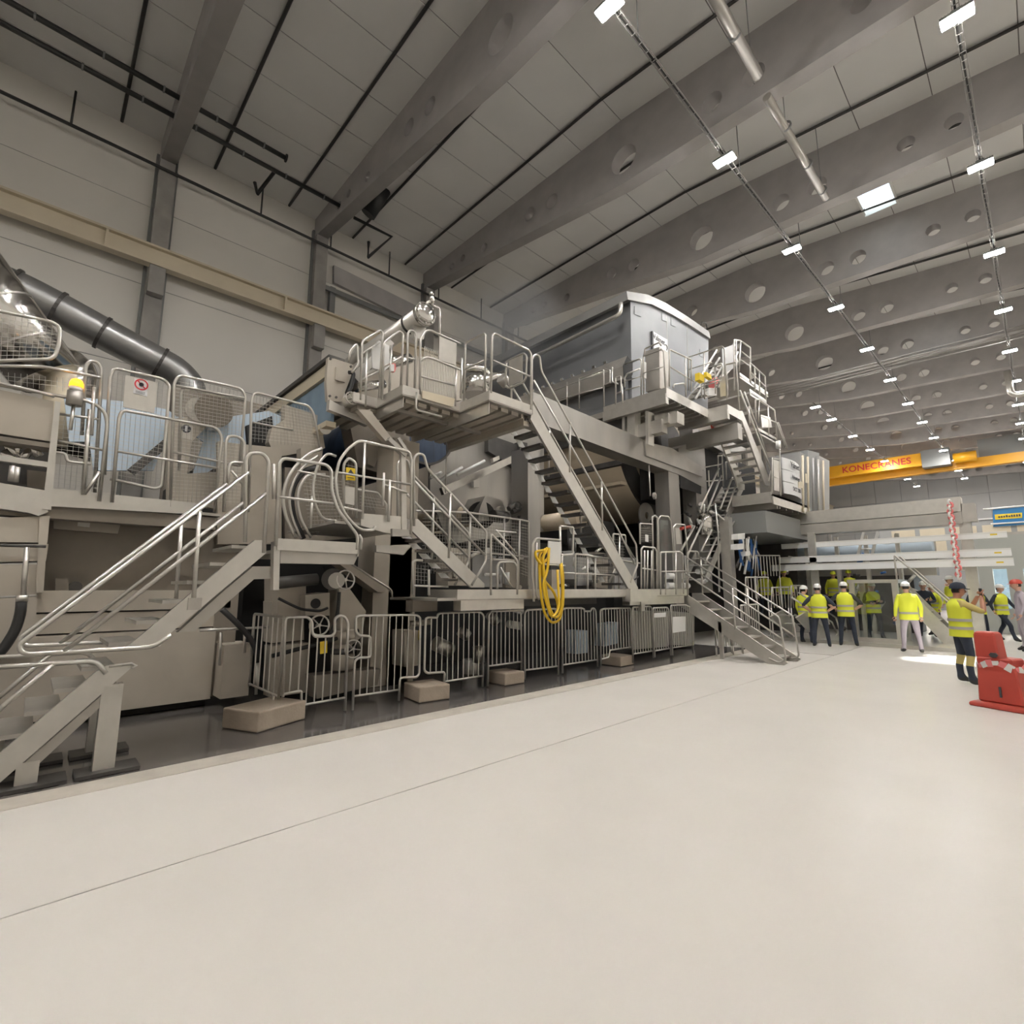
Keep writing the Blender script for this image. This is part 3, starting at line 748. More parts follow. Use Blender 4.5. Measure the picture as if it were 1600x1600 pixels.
tub(t, 'hose', TX('34,937 32,960 24,985 5,1015 -20,1040',-8.05), .05, .3, 'rubber'); obj('coupling', MB().cyl(*TX('35,930 34,940',-8.05), .055, n=12), 'steel', t)
t = thing('rubber_hose', 'black hose curving down to the beige block beside the fences', 'hose')
tub(t, 'hose', TX('347,952 372,975 392,998 401,1018 402,1035',-7.85), .04, .3, 'rubber'); tub(t, 'pipe', TX('402,1033 400,1085',-7.85), .022, 0, 'steel')
# press details behind the first fences
t = thing('press_unit', 'beige press unit with handwheels behind the first fences', 'machine')
obj('body', MB().prism(TX('434,902 478,900 478,960 434,972',-7.9), (-.6,0,0)), 'beige', t)
obj('body', MB().prism(TX('425,940 475,935 475,1000 425,1005',-8.1), (-.4,0,0)), 'beige', t)
obj('body', MB().prism(TX('424,1010 482,1004 478,1082 422,1090',-7.95), (-.3,0,0)), 'beige', t)
obj('bearing_block', MB().prism(TX('477,930 515,926 515,962 477,962',-7.7), (-.5,0,0)), 'beige', t)
c = aX(493,943,-7.69); obj('bearing_hole_shade', MB().cyl(c, c+V((.01,0,0)), .075, n=20), 'dark', t)  # dark disc on the face paints the shade of the round opening
obj('roll_end', MB().cyl(*TX('430,911 495,905',-7.8), .09, n=14), 'dkmetal', t)
obj('roll_end', MB().cyl(aX(520,905,-8.6), aX(520,905,-7.7), .17, n=18), 'dkmetal', t)
obj('column', MB().prism(TX('530,920 545,918 572,955 565,995 548,1010 532,990',-7.6), (-.4,0,0)), 'beige', t)
for q, r in (('538,985 538,1005',.16),('536,1005 536,1018',.13),('535,1020 535,1045',.17)):
    obj('valve_body', MB().cyl(*TX(q,-7.5), r, n=18), 'beige', t)
obj('valve_ring', MB().cyl(*TX('536,1012 536,1020',-7.5), .18, n=18), 'dkmetal', t)
obj('base_frame', MB().prism(TX('490,1056 595,1045 590,1070 495,1092',-7.5), (-.3,0,0)), 'beiged', t)
for q, r in ((( 540,906),.14),((499,977),.14),((552,1014),.13)): handwheel(t, aX(*q,-7.25), r)
obj('flange', MB().cyl(aX(526,907,-7.4), aX(526,907,-7.25), .12, n=16), 'steeld', t)
tub(t, 'cable', TX('435,935 455,945 470,952 500,955 512,950',-7.55), .02, .2, 'rubber')
tub(t, 'strap', TX('425,1025 520,1000 560,985',-7.45), .03, .1, 'rubber')
tub(t, 'strap', TX('530,925 528,960 515,995 495,1030',-7.4), .028, .2, 'rubber')
obj('warning_label', MB().prism(TX('500,1003 511,1001 511,1020 500,1022',-7.35), (.005,0,0)), 'yel', t)
t = thing('drum_chute', 'sloping beige chute with dark belt below the round guard', 'chute')
obj('belt', MB().prism(TX('515,884 540,882 640,965 640,1075 600,1075 560,1000',-8.4), (-.3,0,0)), 'dark', t)
obj('chute', MB().prism(TX('531,882 552,882 612,924 603,926 590,925',-7.7), (-.3,0,0)), 'beige', t)
tub(t, 'edge_pipe', TX('550,882 612,922 613,935',-7.65), .018, .05, 'steel')
obj('side_wall', MB().box(-8.6,4.3,0,-8.0,5.05,2.6), 'beige', t)
obj('void_backdrop', MB().box(-8.7,3.0,0,-8.5,4.3,1.6), 'dark', t)  # near-black backdrop, paints the shaded void behind the chute
# pale blue guard sheets and felts behind the walkway
t = thing('guard_sheet', 'pale blue sheet behind the no entry gate', 'panel'); obj('sheet', MB().prism(TX('100,618 200,628 262,640 275,650 240,735 146,735 140,690 108,690',-9.6), (-.06,0,0)), 'felt', t)
obj('strut', MB().beam(*TX('205,738 262,690',-9.55), .1, .12), 'dkmetal', t)
t = thing('guard_sheet', 'pale blue wedge shaped sheet behind the mesh guards', 'panel'); obj('sheet', MB().prism(TX('262,650 330,655 420,642 450,655 395,690 345,735 300,745 318,690',-9.9), (-.06,0,0)), 'felt', t)
obj('strut', MB().beam(*TX('300,760 440,668',-9.85), .14, .1), 'dkmetal', t)
t = thing('roll_support', 'beige roll support with dark round roll behind the mesh guards', 'machine')
obj('side_plate', MB().prism(TX('262,655 310,650 325,665 300,690 292,740 380,735 385,800 262,785',-9.3), (-.15,0,0)), 'beige', t)
obj('roll', MB().cyl(aX(335,642,-10.5), aX(335,642,-8.9), .27, n=28), 'beiged', t)
obj('roll', MB().cyl(aX(312,640,-10.5), aX(312,640,-9.2), .2, n=24), 'chrome', t)
obj('side_plate', MB().prism(TX('445,632 500,650 508,700 430,715 420,690 425,668 445,655',-9.1), (-.2,0,0)), 'beige', t)
obj('roll', MB().cyl(aX(509,670,-9.3), aX(509,670,-8.7), .1, n=16), 'steel', t)
obj('dark_gap', MB().prism(TX('385,665 425,650 430,700 390,720',-9.6), (-.1,0,0)), 'dark', t)
obj('side_plate', MB().prism(TX('470,700 505,700 500,740 470,740',-8.9), (-.2,0,0)), 'beige', t)
# ducts
t = thing('air_duct', 'dark grey round air duct descending along the left wall', 'duct')
p = TX('-120,400 20,447 90,482 160,520 240,562 275,580 297,605 295,660',-17)
obj('duct', MB().tube(fillet(p,.5,5), .44, 24), 'duct', t)
for q in ('20,447','90,482','160,520','250,567'):
    c = TX(q,-17)[0]; d = (p[4]-p[1]).normalized(); obj('band', MB().disc(c-d*.04, d, .43, .475, .08, 20), 'dkmetal', t)
t = thing('steam_vessel', 'shiny stainless vessel with a sloping pipe at far left', 'vessel')
p = TX('-80,380 75,590',-11.6); obj('pipe', MB().cyl(p[0], p[1], .52, n=24), 'chrome', t)
for k in (.45,.75): c = p[0].lerp(p[1],k); obj('seam', MB().disc(c,(p[1]-p[0]),.515,.535,.03,24), 'steeld', t)
c = aX(98,600,-12.0)
obj('dome', MB().tube([c+V((0,0,q)) for q in (-1.4,.2,.45,.62,.7)], [.52,.52,.42,.22,.03], 24), 'chrome', t)
c = aX(88,645,-11.5); obj('neck', MB().cyl(c-V((0,0,.6)), c+V((0,0,.9)), .2, n=16), 'cream', t)
# ================= CENTRE: STEAM PIPE, CROSS BEAM, FELT =================
t = thing('cross_beam', 'cream edged cross beam with blue fabric running back into the machine', 'beam')
obj('beam', MB().box(-16.5,3.55,5.5,-8.4,3.8,5.74), 'cream', t)
obj('cover_edge', MB().box(-16.5,3.5,5.76,-8.5,3.8,5.84), 'dkmetal', t)
obj('fabric', MB().box(-16.5,3.6,4.6,-8.5,3.66,5.48), 'feltd', t)
obj('lower_edge', MB().box(-16.5,3.52,4.5,-8.5,3.7,4.6), 'cream', t)
obj('sheet', MB().prism([V((-16.5,3.85,5.5)),V((-16.5,4.6,6.45)),V((-16.5,4.7,6.4)),V((-16.5,4.0,5.4))], (8.2,0,0)), 'steeld', t)
obj('slot', MB().box(-14,4.62,6.2,-8.9,4.74,6.4), 'dark', t)
obj('end_plate', MB().prism(TX('513,558 552,570 548,590 533,628 512,626 510,598',-8.3), (-.1,0,0)), 'beige', t)
for q in ('516,561','548,573','515,619','525,621'):
    c = aX(*px(q)[0],-8.3); obj('bolt', MB().cyl(c, c+V((.02,0,0)), .022, n=8), 'dkmetal', t)
obj('access_cover', MB().prism(TX('524,574 541,580 538,598 523,594',-8.3), (.03,0,0)), 'beige', t)
tub(t, 'hose', TX('545,582 553,582 549,605 542,616',-8.2), .035, .1, 'rubber')
obj('sub_plate', MB().prism(TX('515,624 533,634 560,640 600,655 575,665 540,650 514,640',-8.2), (-.12,0,0)), 'steel', t)
handwheel(t, aX(550,622,-7.9), .11)
t = thing('steam_header', 'stainless steam header pipe with polished end cover', 'pipe')
p0 = aX(663,491,-8.0); obj('pipe', MB().cyl(p0, V((-16.5,p0.y,p0.z)), .19, n=28), 'steel', t)
obj('end_flange', MB().cyl(p0-V((.05,0,0)), p0+V((.05,0,0)), .235, n=28), 'chrome', t)
obj('end_cover', MB().tube([p0+V((.05,0,0)),p0+V((.09,0,0)),p0+V((.1,0,0))], [.2,.19,.05], 28), 'chrome', t)
for k in range(8): a = k*math.pi/4; obj('bolt', MB().cyl(p0+V((.05,.21*math.cos(a),.21*math.sin(a))), p0+V((.08,.21*math.cos(a),.21*math.sin(a))), .018, n=6), 'steeld', t)
obj('clamp_band', MB().disc(p0-V((.55,0,0)), (1,0,0), .19, .21, .05, 24), 'dkmetal', t)
obj('support', MB().prism(TX('645,508 666,512 662,530 648,528',-8.15), (-.1,0,0)), 'steel', t)
tub(t, 'vent_pipe', TX('668,482 667,472 675,470 676,478 687,482 687,560',-8.1), .025, .05)
obj('valve', MB().cyl(*TX('675,473 674,462',-8.1), .06, n=12), 'chrome', t)
obj('valve_cap', MB().tube([aX(674,q,-8.1) for q in (462,458,455)], [.045,.045,.02], 12), 'chrome', t)
# ================= UPPER PLATFORM =================
ZU = 4.85
t = thing('steel_platform', 'upper steel platform in the centre with slatted underside', 'platform')
for a, b, c_, d in ((-8.7,5.35,-6.2,6.4),(-8.7,4.15,-7.0,5.35),(-9.2,3.7,-7.85,4.15)):
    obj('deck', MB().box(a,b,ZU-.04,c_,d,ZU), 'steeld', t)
    y = b+.12
    while y < d-.05: obj('joist', MB().box(a,y,ZU-.11,c_-.1,y+.17,ZU-.04), 'beige', t); y += .25
def toe(x0,y0,x1,y1,z0=ZU-.02,z1=ZU+.14,m='steel',nm='toe_board'): obj(nm, MB().beam((x0,y0,(z0+z1)/2),(x1,y1,(z0+z1)/2),.014,z1-z0), m, t)
toe(-6.2,5.35,-6.2,6.4); toe(-7.0,5.35,-6.2,5.35); toe(-7.0,4.15,-7.0,5.35); toe(-7.85,4.15,-7.0,4.15); toe(-7.85,3.7,-7.85,4.15); toe(-8.6,3.7,-7.85,3.7)
toe(-8.7,5.4,-6.25,5.4,ZU-.25,ZU-.04,'steel','edge_beam'); toe(-8.0,4.2,-7.05,4.2,ZU-.22,ZU-.04,'steel','edge_beam')
obj('edge_beam', MB().box(-8.7,6.28,ZU-.24,-6.3,6.42,ZU-.04), 'beige', t)
obj('cross_tie', MB().box(-7.5,4.3,ZU-.17,-7.42,6.2,ZU-.11), 'steeld', t)
tub(t, 'hanging_rail', TX('651,613 650,640 660,643 690,651',-6.95), .018, .05)
obj('kick_panel', MB().prism(TX('660,610 711,623 708,636 660,622',-6.96), (-.01,0,0)), 'cream', t)
obj('diagonal_strut', MB().prism(TX('560,640 578,640 622,697 612,700',-7.4), (-.12,0,0)), 'beige', t)
UG = 'guardrails of the upper centre platform'
guard('tall guardrail at the left end of the upper centre platform', -7.85, ['563,625 566,533 594,516 598,520 592,627','545,565 547,548 558,537 560,570 550,582'], ['565,553 593,535','564,594 592,580'], ['573,548 571,635'], fil=.05)
guard('guardrail with a pale cover plate on the upper platform', -7.6, ['597,624 600,535 624,517 630,522 626,610'], ['598,574 627,558'], ['612,540 608,613'], fil=.05)
t = ROOTS[-1]; obj('cover_plate', MB().prism(TX('581,542 592,532 608,540 609,572 600,580 582,575',-7.9), (-.03,0,0)), 'white', t)
obj('red_switch', MB().prism(TX('613,568 618,568 619,575 617,581 613,580',-7.5), (-.05,0,0)), 'pink', t)
obj('switch_face', MB().prism(TX('611,569 616,569 616,580 611,580',-7.48), (-.03,0,0)), 'white', t)
guard('narrow hoop rail beside the mesh basket', -7.2, ['636,610 637,521 641,516 648,518 650,524 648,612'], ['638,559 650,562'], (), fil=.04)
guard('vertical bar gate on the upper platform', -7.0, ['656,616 657,530 665,517 672,516 720,537','656,565 665,558 673,559 720,578','711,635 713,576'], ['658,588 710,602'], ['722,560 720,622'], (), ['686,526 713,537 712,571 685,563'], fil=.05, name='bar_gate')
t = ROOTS[-1]; q0, q1, q2, q3 = TX('660,540 712,560 711,622 659,608',-7.02)
for i in range(1, 20): k = i/20; a, b = q0.lerp(q1,k), q3.lerp(q2,k); inst('bar', UNIT, t, b, (.007,.007,(a-b).length))
guard('guardrail across the side of the upper platform', ('y',5.37), ['725,626 727,536 756,521 759,524 757,614'], ['727,577 757,563'], (), fil=.05)
guard('guardrail along the front of the upper platform above the long stair', -6.2, ['767,614 769,524 773,521 826,547 830,554 829,640'], ['770,563 828,588'], (), fil=.05)
guard('swing gate with a pale panel at the head of the long stair', ('y',6.3), ['790,605 791,566 797,562 818,552 823,556 822,590 818,597 795,607 791,603'], (), (), (), ['796,563 817,555 817,595 796,604'], fil=.05, name='swing_gate')
t = thing('machine_casing', 'beige casing behind the upper platform rails', 'machine')
obj('casing', MB().prism(TX('556,592 640,556 700,560 722,580 722,625 560,640',-9.0), (-.5,0,0)), 'beige', t)
obj('pipe', MB().cyl(*TX('556,606 600,600',-8.7), .09, n=14), 'chrome', t)
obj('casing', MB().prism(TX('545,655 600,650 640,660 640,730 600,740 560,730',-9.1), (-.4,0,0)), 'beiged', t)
obj('lever', MB().prism(TX('575,690 590,680 600,690 585,730 575,725',-8.8), (-.15,0,0)), 'beige', t)
t = thing('pump_unit', 'shiny rounded pipes and drum on the upper platform', 'pump')
obj('drum', MB().tube([aX(745,q,-7.6) for q in (618,596,590,586)], [.28,.28,.2,.05], 24), 'chrome', t)
obj('elbow', MB().tube(fillet(TX('722,577 735,574 752,576 763,588',-7.8),.15), .1, 14), 'chrome', t)
obj('elbow', MB().tube(fillet(TX('755,598 770,588 783,588 790,595',-7.4),.12), .085, 14), 'chrome', t)
obj('motor', MB().cyl(*TX('783,590 792,600',-7.2), .12, n=16), 'steeld', t)
obj('pipe', MB().tube(TX('600,570 640,560',-8.0), .1, 12), 'chrome', t)
# ================= MAIN FRAME =================
t = thing('main_frame', 'brushed steel portal frame of the drying section', 'frame')
XM = -7.6
obj('top_beam', MB().prism(TX('833,612 975,673 1012,690 1060,716 1100,735 1100,762 1062,742 1012,724 850,664 833,658',XM), (-.5,0,0)), 'brush', t)
obj('column', MB().box(XM-.55,7.72,1.45,XM-.02,8.1,4.75), 'brush', t)
obj('column', MB().box(-8.6,4.6,0,-8.0,5.15,4.4), 'beige', t)
obj('column', MB().box(XM-.5,13.85,1.5,XM-.02,14.5,5.3), 'brush', t)
obj('column', MB().box(XM-.5,15.6,1.5,XM-.02,16.4,7.0), 'brush', t)
obj('recess', MB().prism(TX('1012,727 1045,740 1043,790 1014,780',-8.3), (-.3,0,0)), 'dark', t)  # near-black block paints the shade of the recess
obj('window_recess', MB().prism(TX('1062,738 1095,752 1095,772 1062,762',XM-.02), (.015,0,0)), 'dark', t)  # dark plate on the column paints recess shade, nothing is cut
obj('box_girder', MB().prism(TX('1060,700 1100,680 1100,735 1060,716',XM+.02), (-.5,0,0)), 'brush', t)
obj('hung_beam', MB().prism(TX('1008,690 1050,700 1098,730 1098,745 1010,712',XM+.05), (-.06,0,0)), 'steeld', t)
tub(t, 'hanging_rod', TX('1014,727 1016,775',-7.45), .02, 0)
obj('pulley', MB().disc(aX(1021,775,-7.45), (1,.2,0), .05, .1, .06, 18), 'steel', t)
t = thing('dryer_drum', 'large cream dryer cylinder behind the main frame', 'cylinder')
obj('shell', MB().cyl((-8.9,15.6,6.6),(-16.5,15.6,6.6),2.62,n=64), 'yankee', t)
obj('end_ring', MB().disc((-8.9,15.6,6.6),(1,0,0),1.9,2.62,.06,64), 'dkmetal', t)
obj('hub', MB().cyl((-8.9,15.6,6.6),(-8.4,15.6,6.6),.7,n=32), 'dkmetal', t)
t = thing('scraper_bar', 'dark bar in front of the large cream cylinder', 'bar')
obj('bar', MB().box(-13,12.55,5.35,-8.4,12.75,5.5), 'dkmetal', t); obj('lip', MB().box(-13,12.6,4.75,-8.5,12.9,4.85), 'yankee', t)
t = thing('press_roll', 'slim cream roll under the long stair', 'roll')
obj('shell', MB().cyl((-8.2,10.3,3.45),(-16.5,10.3,3.45),.24,n=28), 'yankee', t); obj('journal', MB().cyl((-8.2,10.3,3.45),(-7.9,10.3,3.45),.1,n=16), 'steel', t)
t = thing('press_roll', 'small cream roll left of the first column', 'roll')
obj('shell', MB().cyl((-8.6,7.4,3.35),(-16.5,7.4,3.35),.26,n=28), 'yankee', t); obj('journal', MB().cyl((-8.6,7.4,3.35),(-8.1,7.4,3.35),.1,n=16), 'steel', t)
t = thing('suction_roll', 'dark navy drum end beside the first beige column', 'drum')
c = aX(662,668,-9.3); obj('drum', MB().cyl(c, V((-16.5,c.y,c.z)), .86, n=56), 'navy', t)
obj('rim', MB().disc(c, (1,0,0), .81, .86, .04, 56), 'dkmetal', t)
t = thing('interior_backdrop', 'near-black boxes standing in for the shaded machine interior behind the frames', 'machine')  # near-black boxes paint the shade inside the machine
obj('lower_shade_box', MB().box(-16.5,2.7,0,-9.6,13.2,2.9), 'dark', t)
obj('lower_shade_box', MB().box(-16.5,10.9,2.9,-9.2,13.2,3.7), 'dark', t)
obj('upper_shade_box', MB().box(-16.5,2.4,2.9,-10.6,5.0,4.3), 'dark', t)
obj('lower_shade_box', MB().box(-16.5,13.2,0,-9.3,24,3.0), 'dark', t)
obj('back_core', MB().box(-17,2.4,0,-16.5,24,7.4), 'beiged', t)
t = thing('air_hood_skirt', 'smooth grey sheet wall between the first and second columns', 'panel')
obj('sheet', MB().prism(TX('672,640 850,660 850,830 700,850 672,770',-9.45), (-.08,0,0)), 'brush', t)
obj('edge_strip', MB().prism(TX('812,690 824,692 824,840 812,838',-9.2), (-.2,0,0)), 'dkmetal', t)
obj('duct_box', MB().prism(TX('763,679 812,696 812,735 763,705',-9.3), (-.2,0,0)), 'dkmetal', t)
obj('switch_box', MB().prism(TX('737,748 746,748 746,762 737,762',-9.4), (.08,0,0)), 'steeld', t)
t = thing('spray_arm', 'pale sloping spray arm with bright tubes in front of the grey sheet', 'pipe')
obj('arm', MB().beam(*TX('690,768 812,712',-8.9), .1, .16), 'steel', t)
for q in ('672,747 690,738','685,752 722,730','714,742 757,720'): obj('tube', MB().cyl(*TX(q,-8.75), .035, n=8), 'white', t)
obj('bracket', MB().prism(TX('808,711 819,714 819,722 808,719',-8.8), (-.1,0,0)), 'steel', t)
obj('clamp', MB().prism(TX('770,716 780,712 781,718 771,722',-8.8), (-.1,0,0)), 'steel', t)
tub(t, 'rod', TX('699,673 696,770',-8.6), .014, 0)
t = thing('doctor_unit', 'grey curved cover and dark gearbox on the lower walkway', 'machine')
obj('cover', MB().prism(TX('752,788 758,775 787,782 787,812 748,815 748,800',-8.2), (-.6,0,0)), 'brush', t)
obj('roll_end', MB().cyl(aX(752,805,-9.0), aX(752,805,-8.3), .3, n=24), 'dark', t)
obj('bearing', MB().cyl(*TX('770,806 790,808',-8.0), .13, n=18), 'dkmetal', t)
for q in ('795,795 806,788','800,800 812,795','812,805 815,818'): obj('fitting', MB().cyl(*TX(q,-7.9), .06, n=10), 'dkmetal', t)
handwheel(t, aX(810,791,-7.8), .1, m='dkmetal')
# ================= LOWER WALKWAY (mid level) =================
ZF = 1.5; XL = -6.22
t = thing('walkway', 'long lower steel walkway above the bar fences', 'platform')
y0 = aX(716,921,XL).y
obj('deck', MB().box(-7.6,4.4,ZF-.04,XL-.02,11.95,ZF), 'steeld', t)
obj('toe_board', MB().box(XL-.015,y0,ZF-.02,XL,9.45,ZF+.13), 'steel', t)
obj('toe_board', MB().box(-7.0,y0-.015,ZF-.02,XL,y0,ZF+.13), 'steel', t)
obj('toe_board', MB().box(XL-.015,9.5,ZF-.02,XL,11.95,ZF+.13), 'steel', t)
obj('edge_beam', MB().box(XL-.25,y0+.1,ZF-.20,XL-.06,6.25,ZF-.04), 'steel', t)
obj('edge_beam', MB().box(-7.1,4.4,ZF-.22,-6.9,y0+.1,ZF-.02), 'beiged', t)
obj('edge_beam', MB().box(-7.3,6.25,ZF-.2,-7.1,9.4,ZF-.04), 'dkmetal', t)
obj('edge_beam', MB().box(XL-.25,9.5,ZF-.22,XL-.06,11.9,ZF-.04), 'steel', t)
obj('end_fascia', MB().prism(TX('985,920 1027,925 1027,934 1022,941 985,940',-6.1), (-.2,0,0)), 'steel', t)
obj('support_post', MB().box(-6.35,9.9,1.15,-6.25,10.05,ZF-.05), 'steel', t)
guard('mesh guard along the back of the lower walkway', -7.35, ['650,798 733,801 811,812 826,815 826,915'], ['735,862 826,870'], ['735,802 733,905','788,808 786,912','812,812 810,915'],
      ['660,805 733,803 733,900 660,895','735,805 786,810 786,870 735,862','788,811 811,814 810,868 788,866','813,815 825,817 825,905 813,900'], fil=.03, name='mesh_guard', msp=.06)
guard('mesh guard below the short stair', -6.6, ['645,929 645,878 650,875 660,876'], ['645,915 700,917'], ['670,890 670,930'], ['648,882 668,884 668,913 648,911'], fil=.04, name='mesh_guard')
guard('small sloping handrails right of the short stair', XL, ['767,930 767,834 808,875 808,929','777,920 777,884 781,878 803,878 807,884'], ['775,828 807,866','775,830 806,832','770,874 803,876','782,887 800,918'], (), fil=.04)
guard('hose rack frame on the lower walkway', -6.15, ['834,940 832,900 832,849 838,841 876,844','838,848 838,930 842,937'], ['843,881 883,884'], (), fil=.05, name='hose_rack')
t = ROOTS[-1]; t['category'] = 'rack'
obj('board', MB().prism(TX('857,845 877,847 876,881 856,880',-6.14), (-.02,0,0)), 'white', t)
t = thing('water_hose', 'yellow hose coiled over the rack and hanging in front of the fence', 'hose')
for q, x in (('852,858 842,866 843,890 845,930 851,960 862,974 874,970 880,945 880,900 877,880',-6.06),('855,856 848,870 851,910 858,950 868,968 877,955 879,920 876,882',-6.02),
             ('857,857 844,875 848,905 866,925 872,945 871,957',-6.08),('853,859 836,862 838,872 846,883 858,870',-6.04),('858,856 856,890 848,912 852,935 862,968 874,950 871,890',-6.0)):
    tub(t, 'loop', TX(q,x), .024, .25, 'yellow')
guard('guardrail in front of the rollers right of the yellow hose', -6.3, ['878,928 878,865','899,925 899,865 1000,880','875,823 876,868 895,866 896,824 875,822'], ['878,895 985,900'], ['918,870 918,928','930,872 930,928'], fil=.04)
guard('mesh guard behind the foot of the long stair', -7.0, ['957,922 958,834 977,836 978,850 996,880'], (), ['968,836 967,920'], ['900,862 957,868 957,912 900,908','958,838 976,840 976,905 958,902'], fil=.04, name='mesh_guard', msp=.07)
guard('tall louvred gate right of the long stair', -6.3, ['1000,850 1000,818 1019,819 1020,852','1002,930 1002,858 1005,854 1023,856 1026,862 1026,930'], ['1003,888 1026,891'], ['1012,860 1011,925','1007,860 1007,925','1018,860 1018,925'], ['1001,822 1018,823 1019,848 1001,847'], fil=.03, name='mesh_gate')
t = ROOTS[-1]; obj('notice', MB().prism(TX('1008,835 1013,836 1013,847 1008,846',-6.28), (.004,0,0)), 'white', t)
guard('narrow tall frame beside the louvred gate', -6.35, ['1022,930 1019,808 1023,805 1027,809 1028,930'], fil=.03)
guard('tall rounded frame around the green tinted pane', -6.4, ['1031,930 1028,812 1032,806 1044,807 1048,814 1052,866'], fil=.04)
t = ROOTS[-1]; obj('pane', MB().prism(TX('1031,812 1044,813 1049,868 1034,868',-6.42), (-.01,0,0)), 'glass', t)
guard('guardrail at the right end of the lower walkway', XL, ['1032,929 1032,863 1062,862 1067,866 1068,928','1075,930 1074,864 1077,861 1090,862 1094,874'], ['1033,893 1080,892'], ['1040,863 1040,929','1056,863 1056,929'], fil=.04)
guard('pale boxy frame right of the green pane', -6.9, ['1058,925 1052,824 1056,819 1070,820 1076,880'], (), (), (), ['1054,825 1061,825 1064,850 1056,850'], fil=.04)
t = thing('spare_rolls', 'row of pale wrapped rolls behind the walkway end', 'roll')
for i, q in enumerate(('1042,900','1042,915','1066,900','1066,915','1090,893','1092,908')):
    c = aX(*px(q)[0], -7.6); obj('roll', MB().cyl(c, c+V((0,.35,0)), .09, n=12), 'white', t)
t = thing('walkway_machinery', 'grey motors and pipework behind the lower walkway', 'machine')
random.seed(31)
for q, m_ in (('880,862 898,860 898,905 880,905','gmetal'),('902,870 925,872 925,915 902,915','gmetal'),('930,862 950,865 950,920 930,918','beiged'),('862,890 882,890 882,920 862,922','beige'),('700,855 735,858 735,915 700,915','beige'),('738,865 785,870 785,918 738,916','gmetal'),('790,872 812,875 812,920 790,918','beige'),('960,870 995,872 995,920 960,920','gmetal')):
    obj('casing', MB().prism(TX(q,-7.9), (-.4,0,0)), m_, t)
for i in range(30):
    c = aX(random.uniform(700,1000), random.uniform(858,920), -7.6-random.random()*.25); d = random.choice((V((0,.5,0)),V((0,0,.3)),V((-.3,.2,0)),V((0,.25,.12))))
    obj('pipe', MB().cyl(c, c+d*random.uniform(.5,1.1), random.uniform(.02,.06), n=8), random.choice(['steel','steeld','chrome','dkmetal','white']), t)
# grey tall round tank with pane behind the gate
t = thing('fan_unit', 'dark fan casing with a grey disc behind the long stair', 'fan')
obj('disc', MB().disc(aX(1009,806,-8.6), (1,0,0), .12, .42, .05, 28), 'steeld', t)
obj('casing', MB().prism(TX('1022,812 1085,800 1085,880 1030,885',-8.4), (-.6,0,0)), 'dkmetal', t)
obj('casing', MB().prism(TX('1000,885 1075,880 1080,920 1000,925',-8.2), (-.4,0,0)), 'dark', t)
t = thing('valve_cluster', 'bright cluster of silver fittings in front of the right frame', 'fittings')
random.seed(3)
for i in range(34):
    c = aX(1078+random.random()*48, 792+random.random()*34, -7.4-random.random()*.4)
    d = V((random.uniform(-.3,.3),random.uniform(-.5,.5),random.uniform(-.3,.3)))
    obj('fitting', MB().cyl(c, c+d, random.uniform(.03,.09), n=8), random.choice(['chrome','steel','steel','white','dkmetal']), t)
obj('red_valve', MB().cyl(*TX('1064,826 1078,823',-7.3), .05, n=8), 'red', t)
obj('silver_cowl', MB().tube([aX(1100,q,-7.5) for q in (838,815,806,800)], [.28,.3,.22,.05], 18), 'chrome', t)
# stacked pipe works under the walkway, seen through the fences
t = thing('pipe_works', 'pumps and pipe fittings behind the bar fences', 'machine')
for q, r, m_ in (('680,1005 704,1016',.13,'steel'),('728,985 722,995',.12,'steel'),('748,1010 748,1035',.12,'steel'),('795,975 812,978',.08,'white'),('765,960 775,972',.1,'steeld'),('800,950 815,955',.07,'white')):
    obj('fitting', MB().cyl(*TX(q,-7.6), r, n=14), m_, t)
tub(t, 'cable', TX('726,1000 728,965 740,955 760,957',-7.5), .02, .2, 'rubber'); tub(t, 'pipe', TX('640,975 672,972',-7.5), .05, 0, 'beige')
obj('tank', MB().cyl(aX(735,1062,-8.0), aX(735,1030,-8.0), .16, n=18), 'steeld', t)
obj('pump', MB().prism(TX('901,985 918,985 918,1020 901,1022',-7.4), (-.3,0,0)), 'felt', t)
obj('pump', MB().prism(TX('948,975 966,972 966,1005 945,1010',-7.3), (-.3,0,0)), 'felt', t)
obj('beige_unit', MB().prism(TX('632,985 655,985 653,1040 632,1042',-7.6), (-.4,0,0)), 'beige', t)
tub(t, 'yellow_tag', TX('656,985 655,1000',-7.2), .02, 0, 'yel')
for q in ('990,955 1045,955 1045,1010 990,1015','1050,955 1085,958 1085,1008 1050,1008'):
    obj('pallet_wrap', MB().prism(TX(q,-7.0), (-.5,0,0)), 'brush', t)
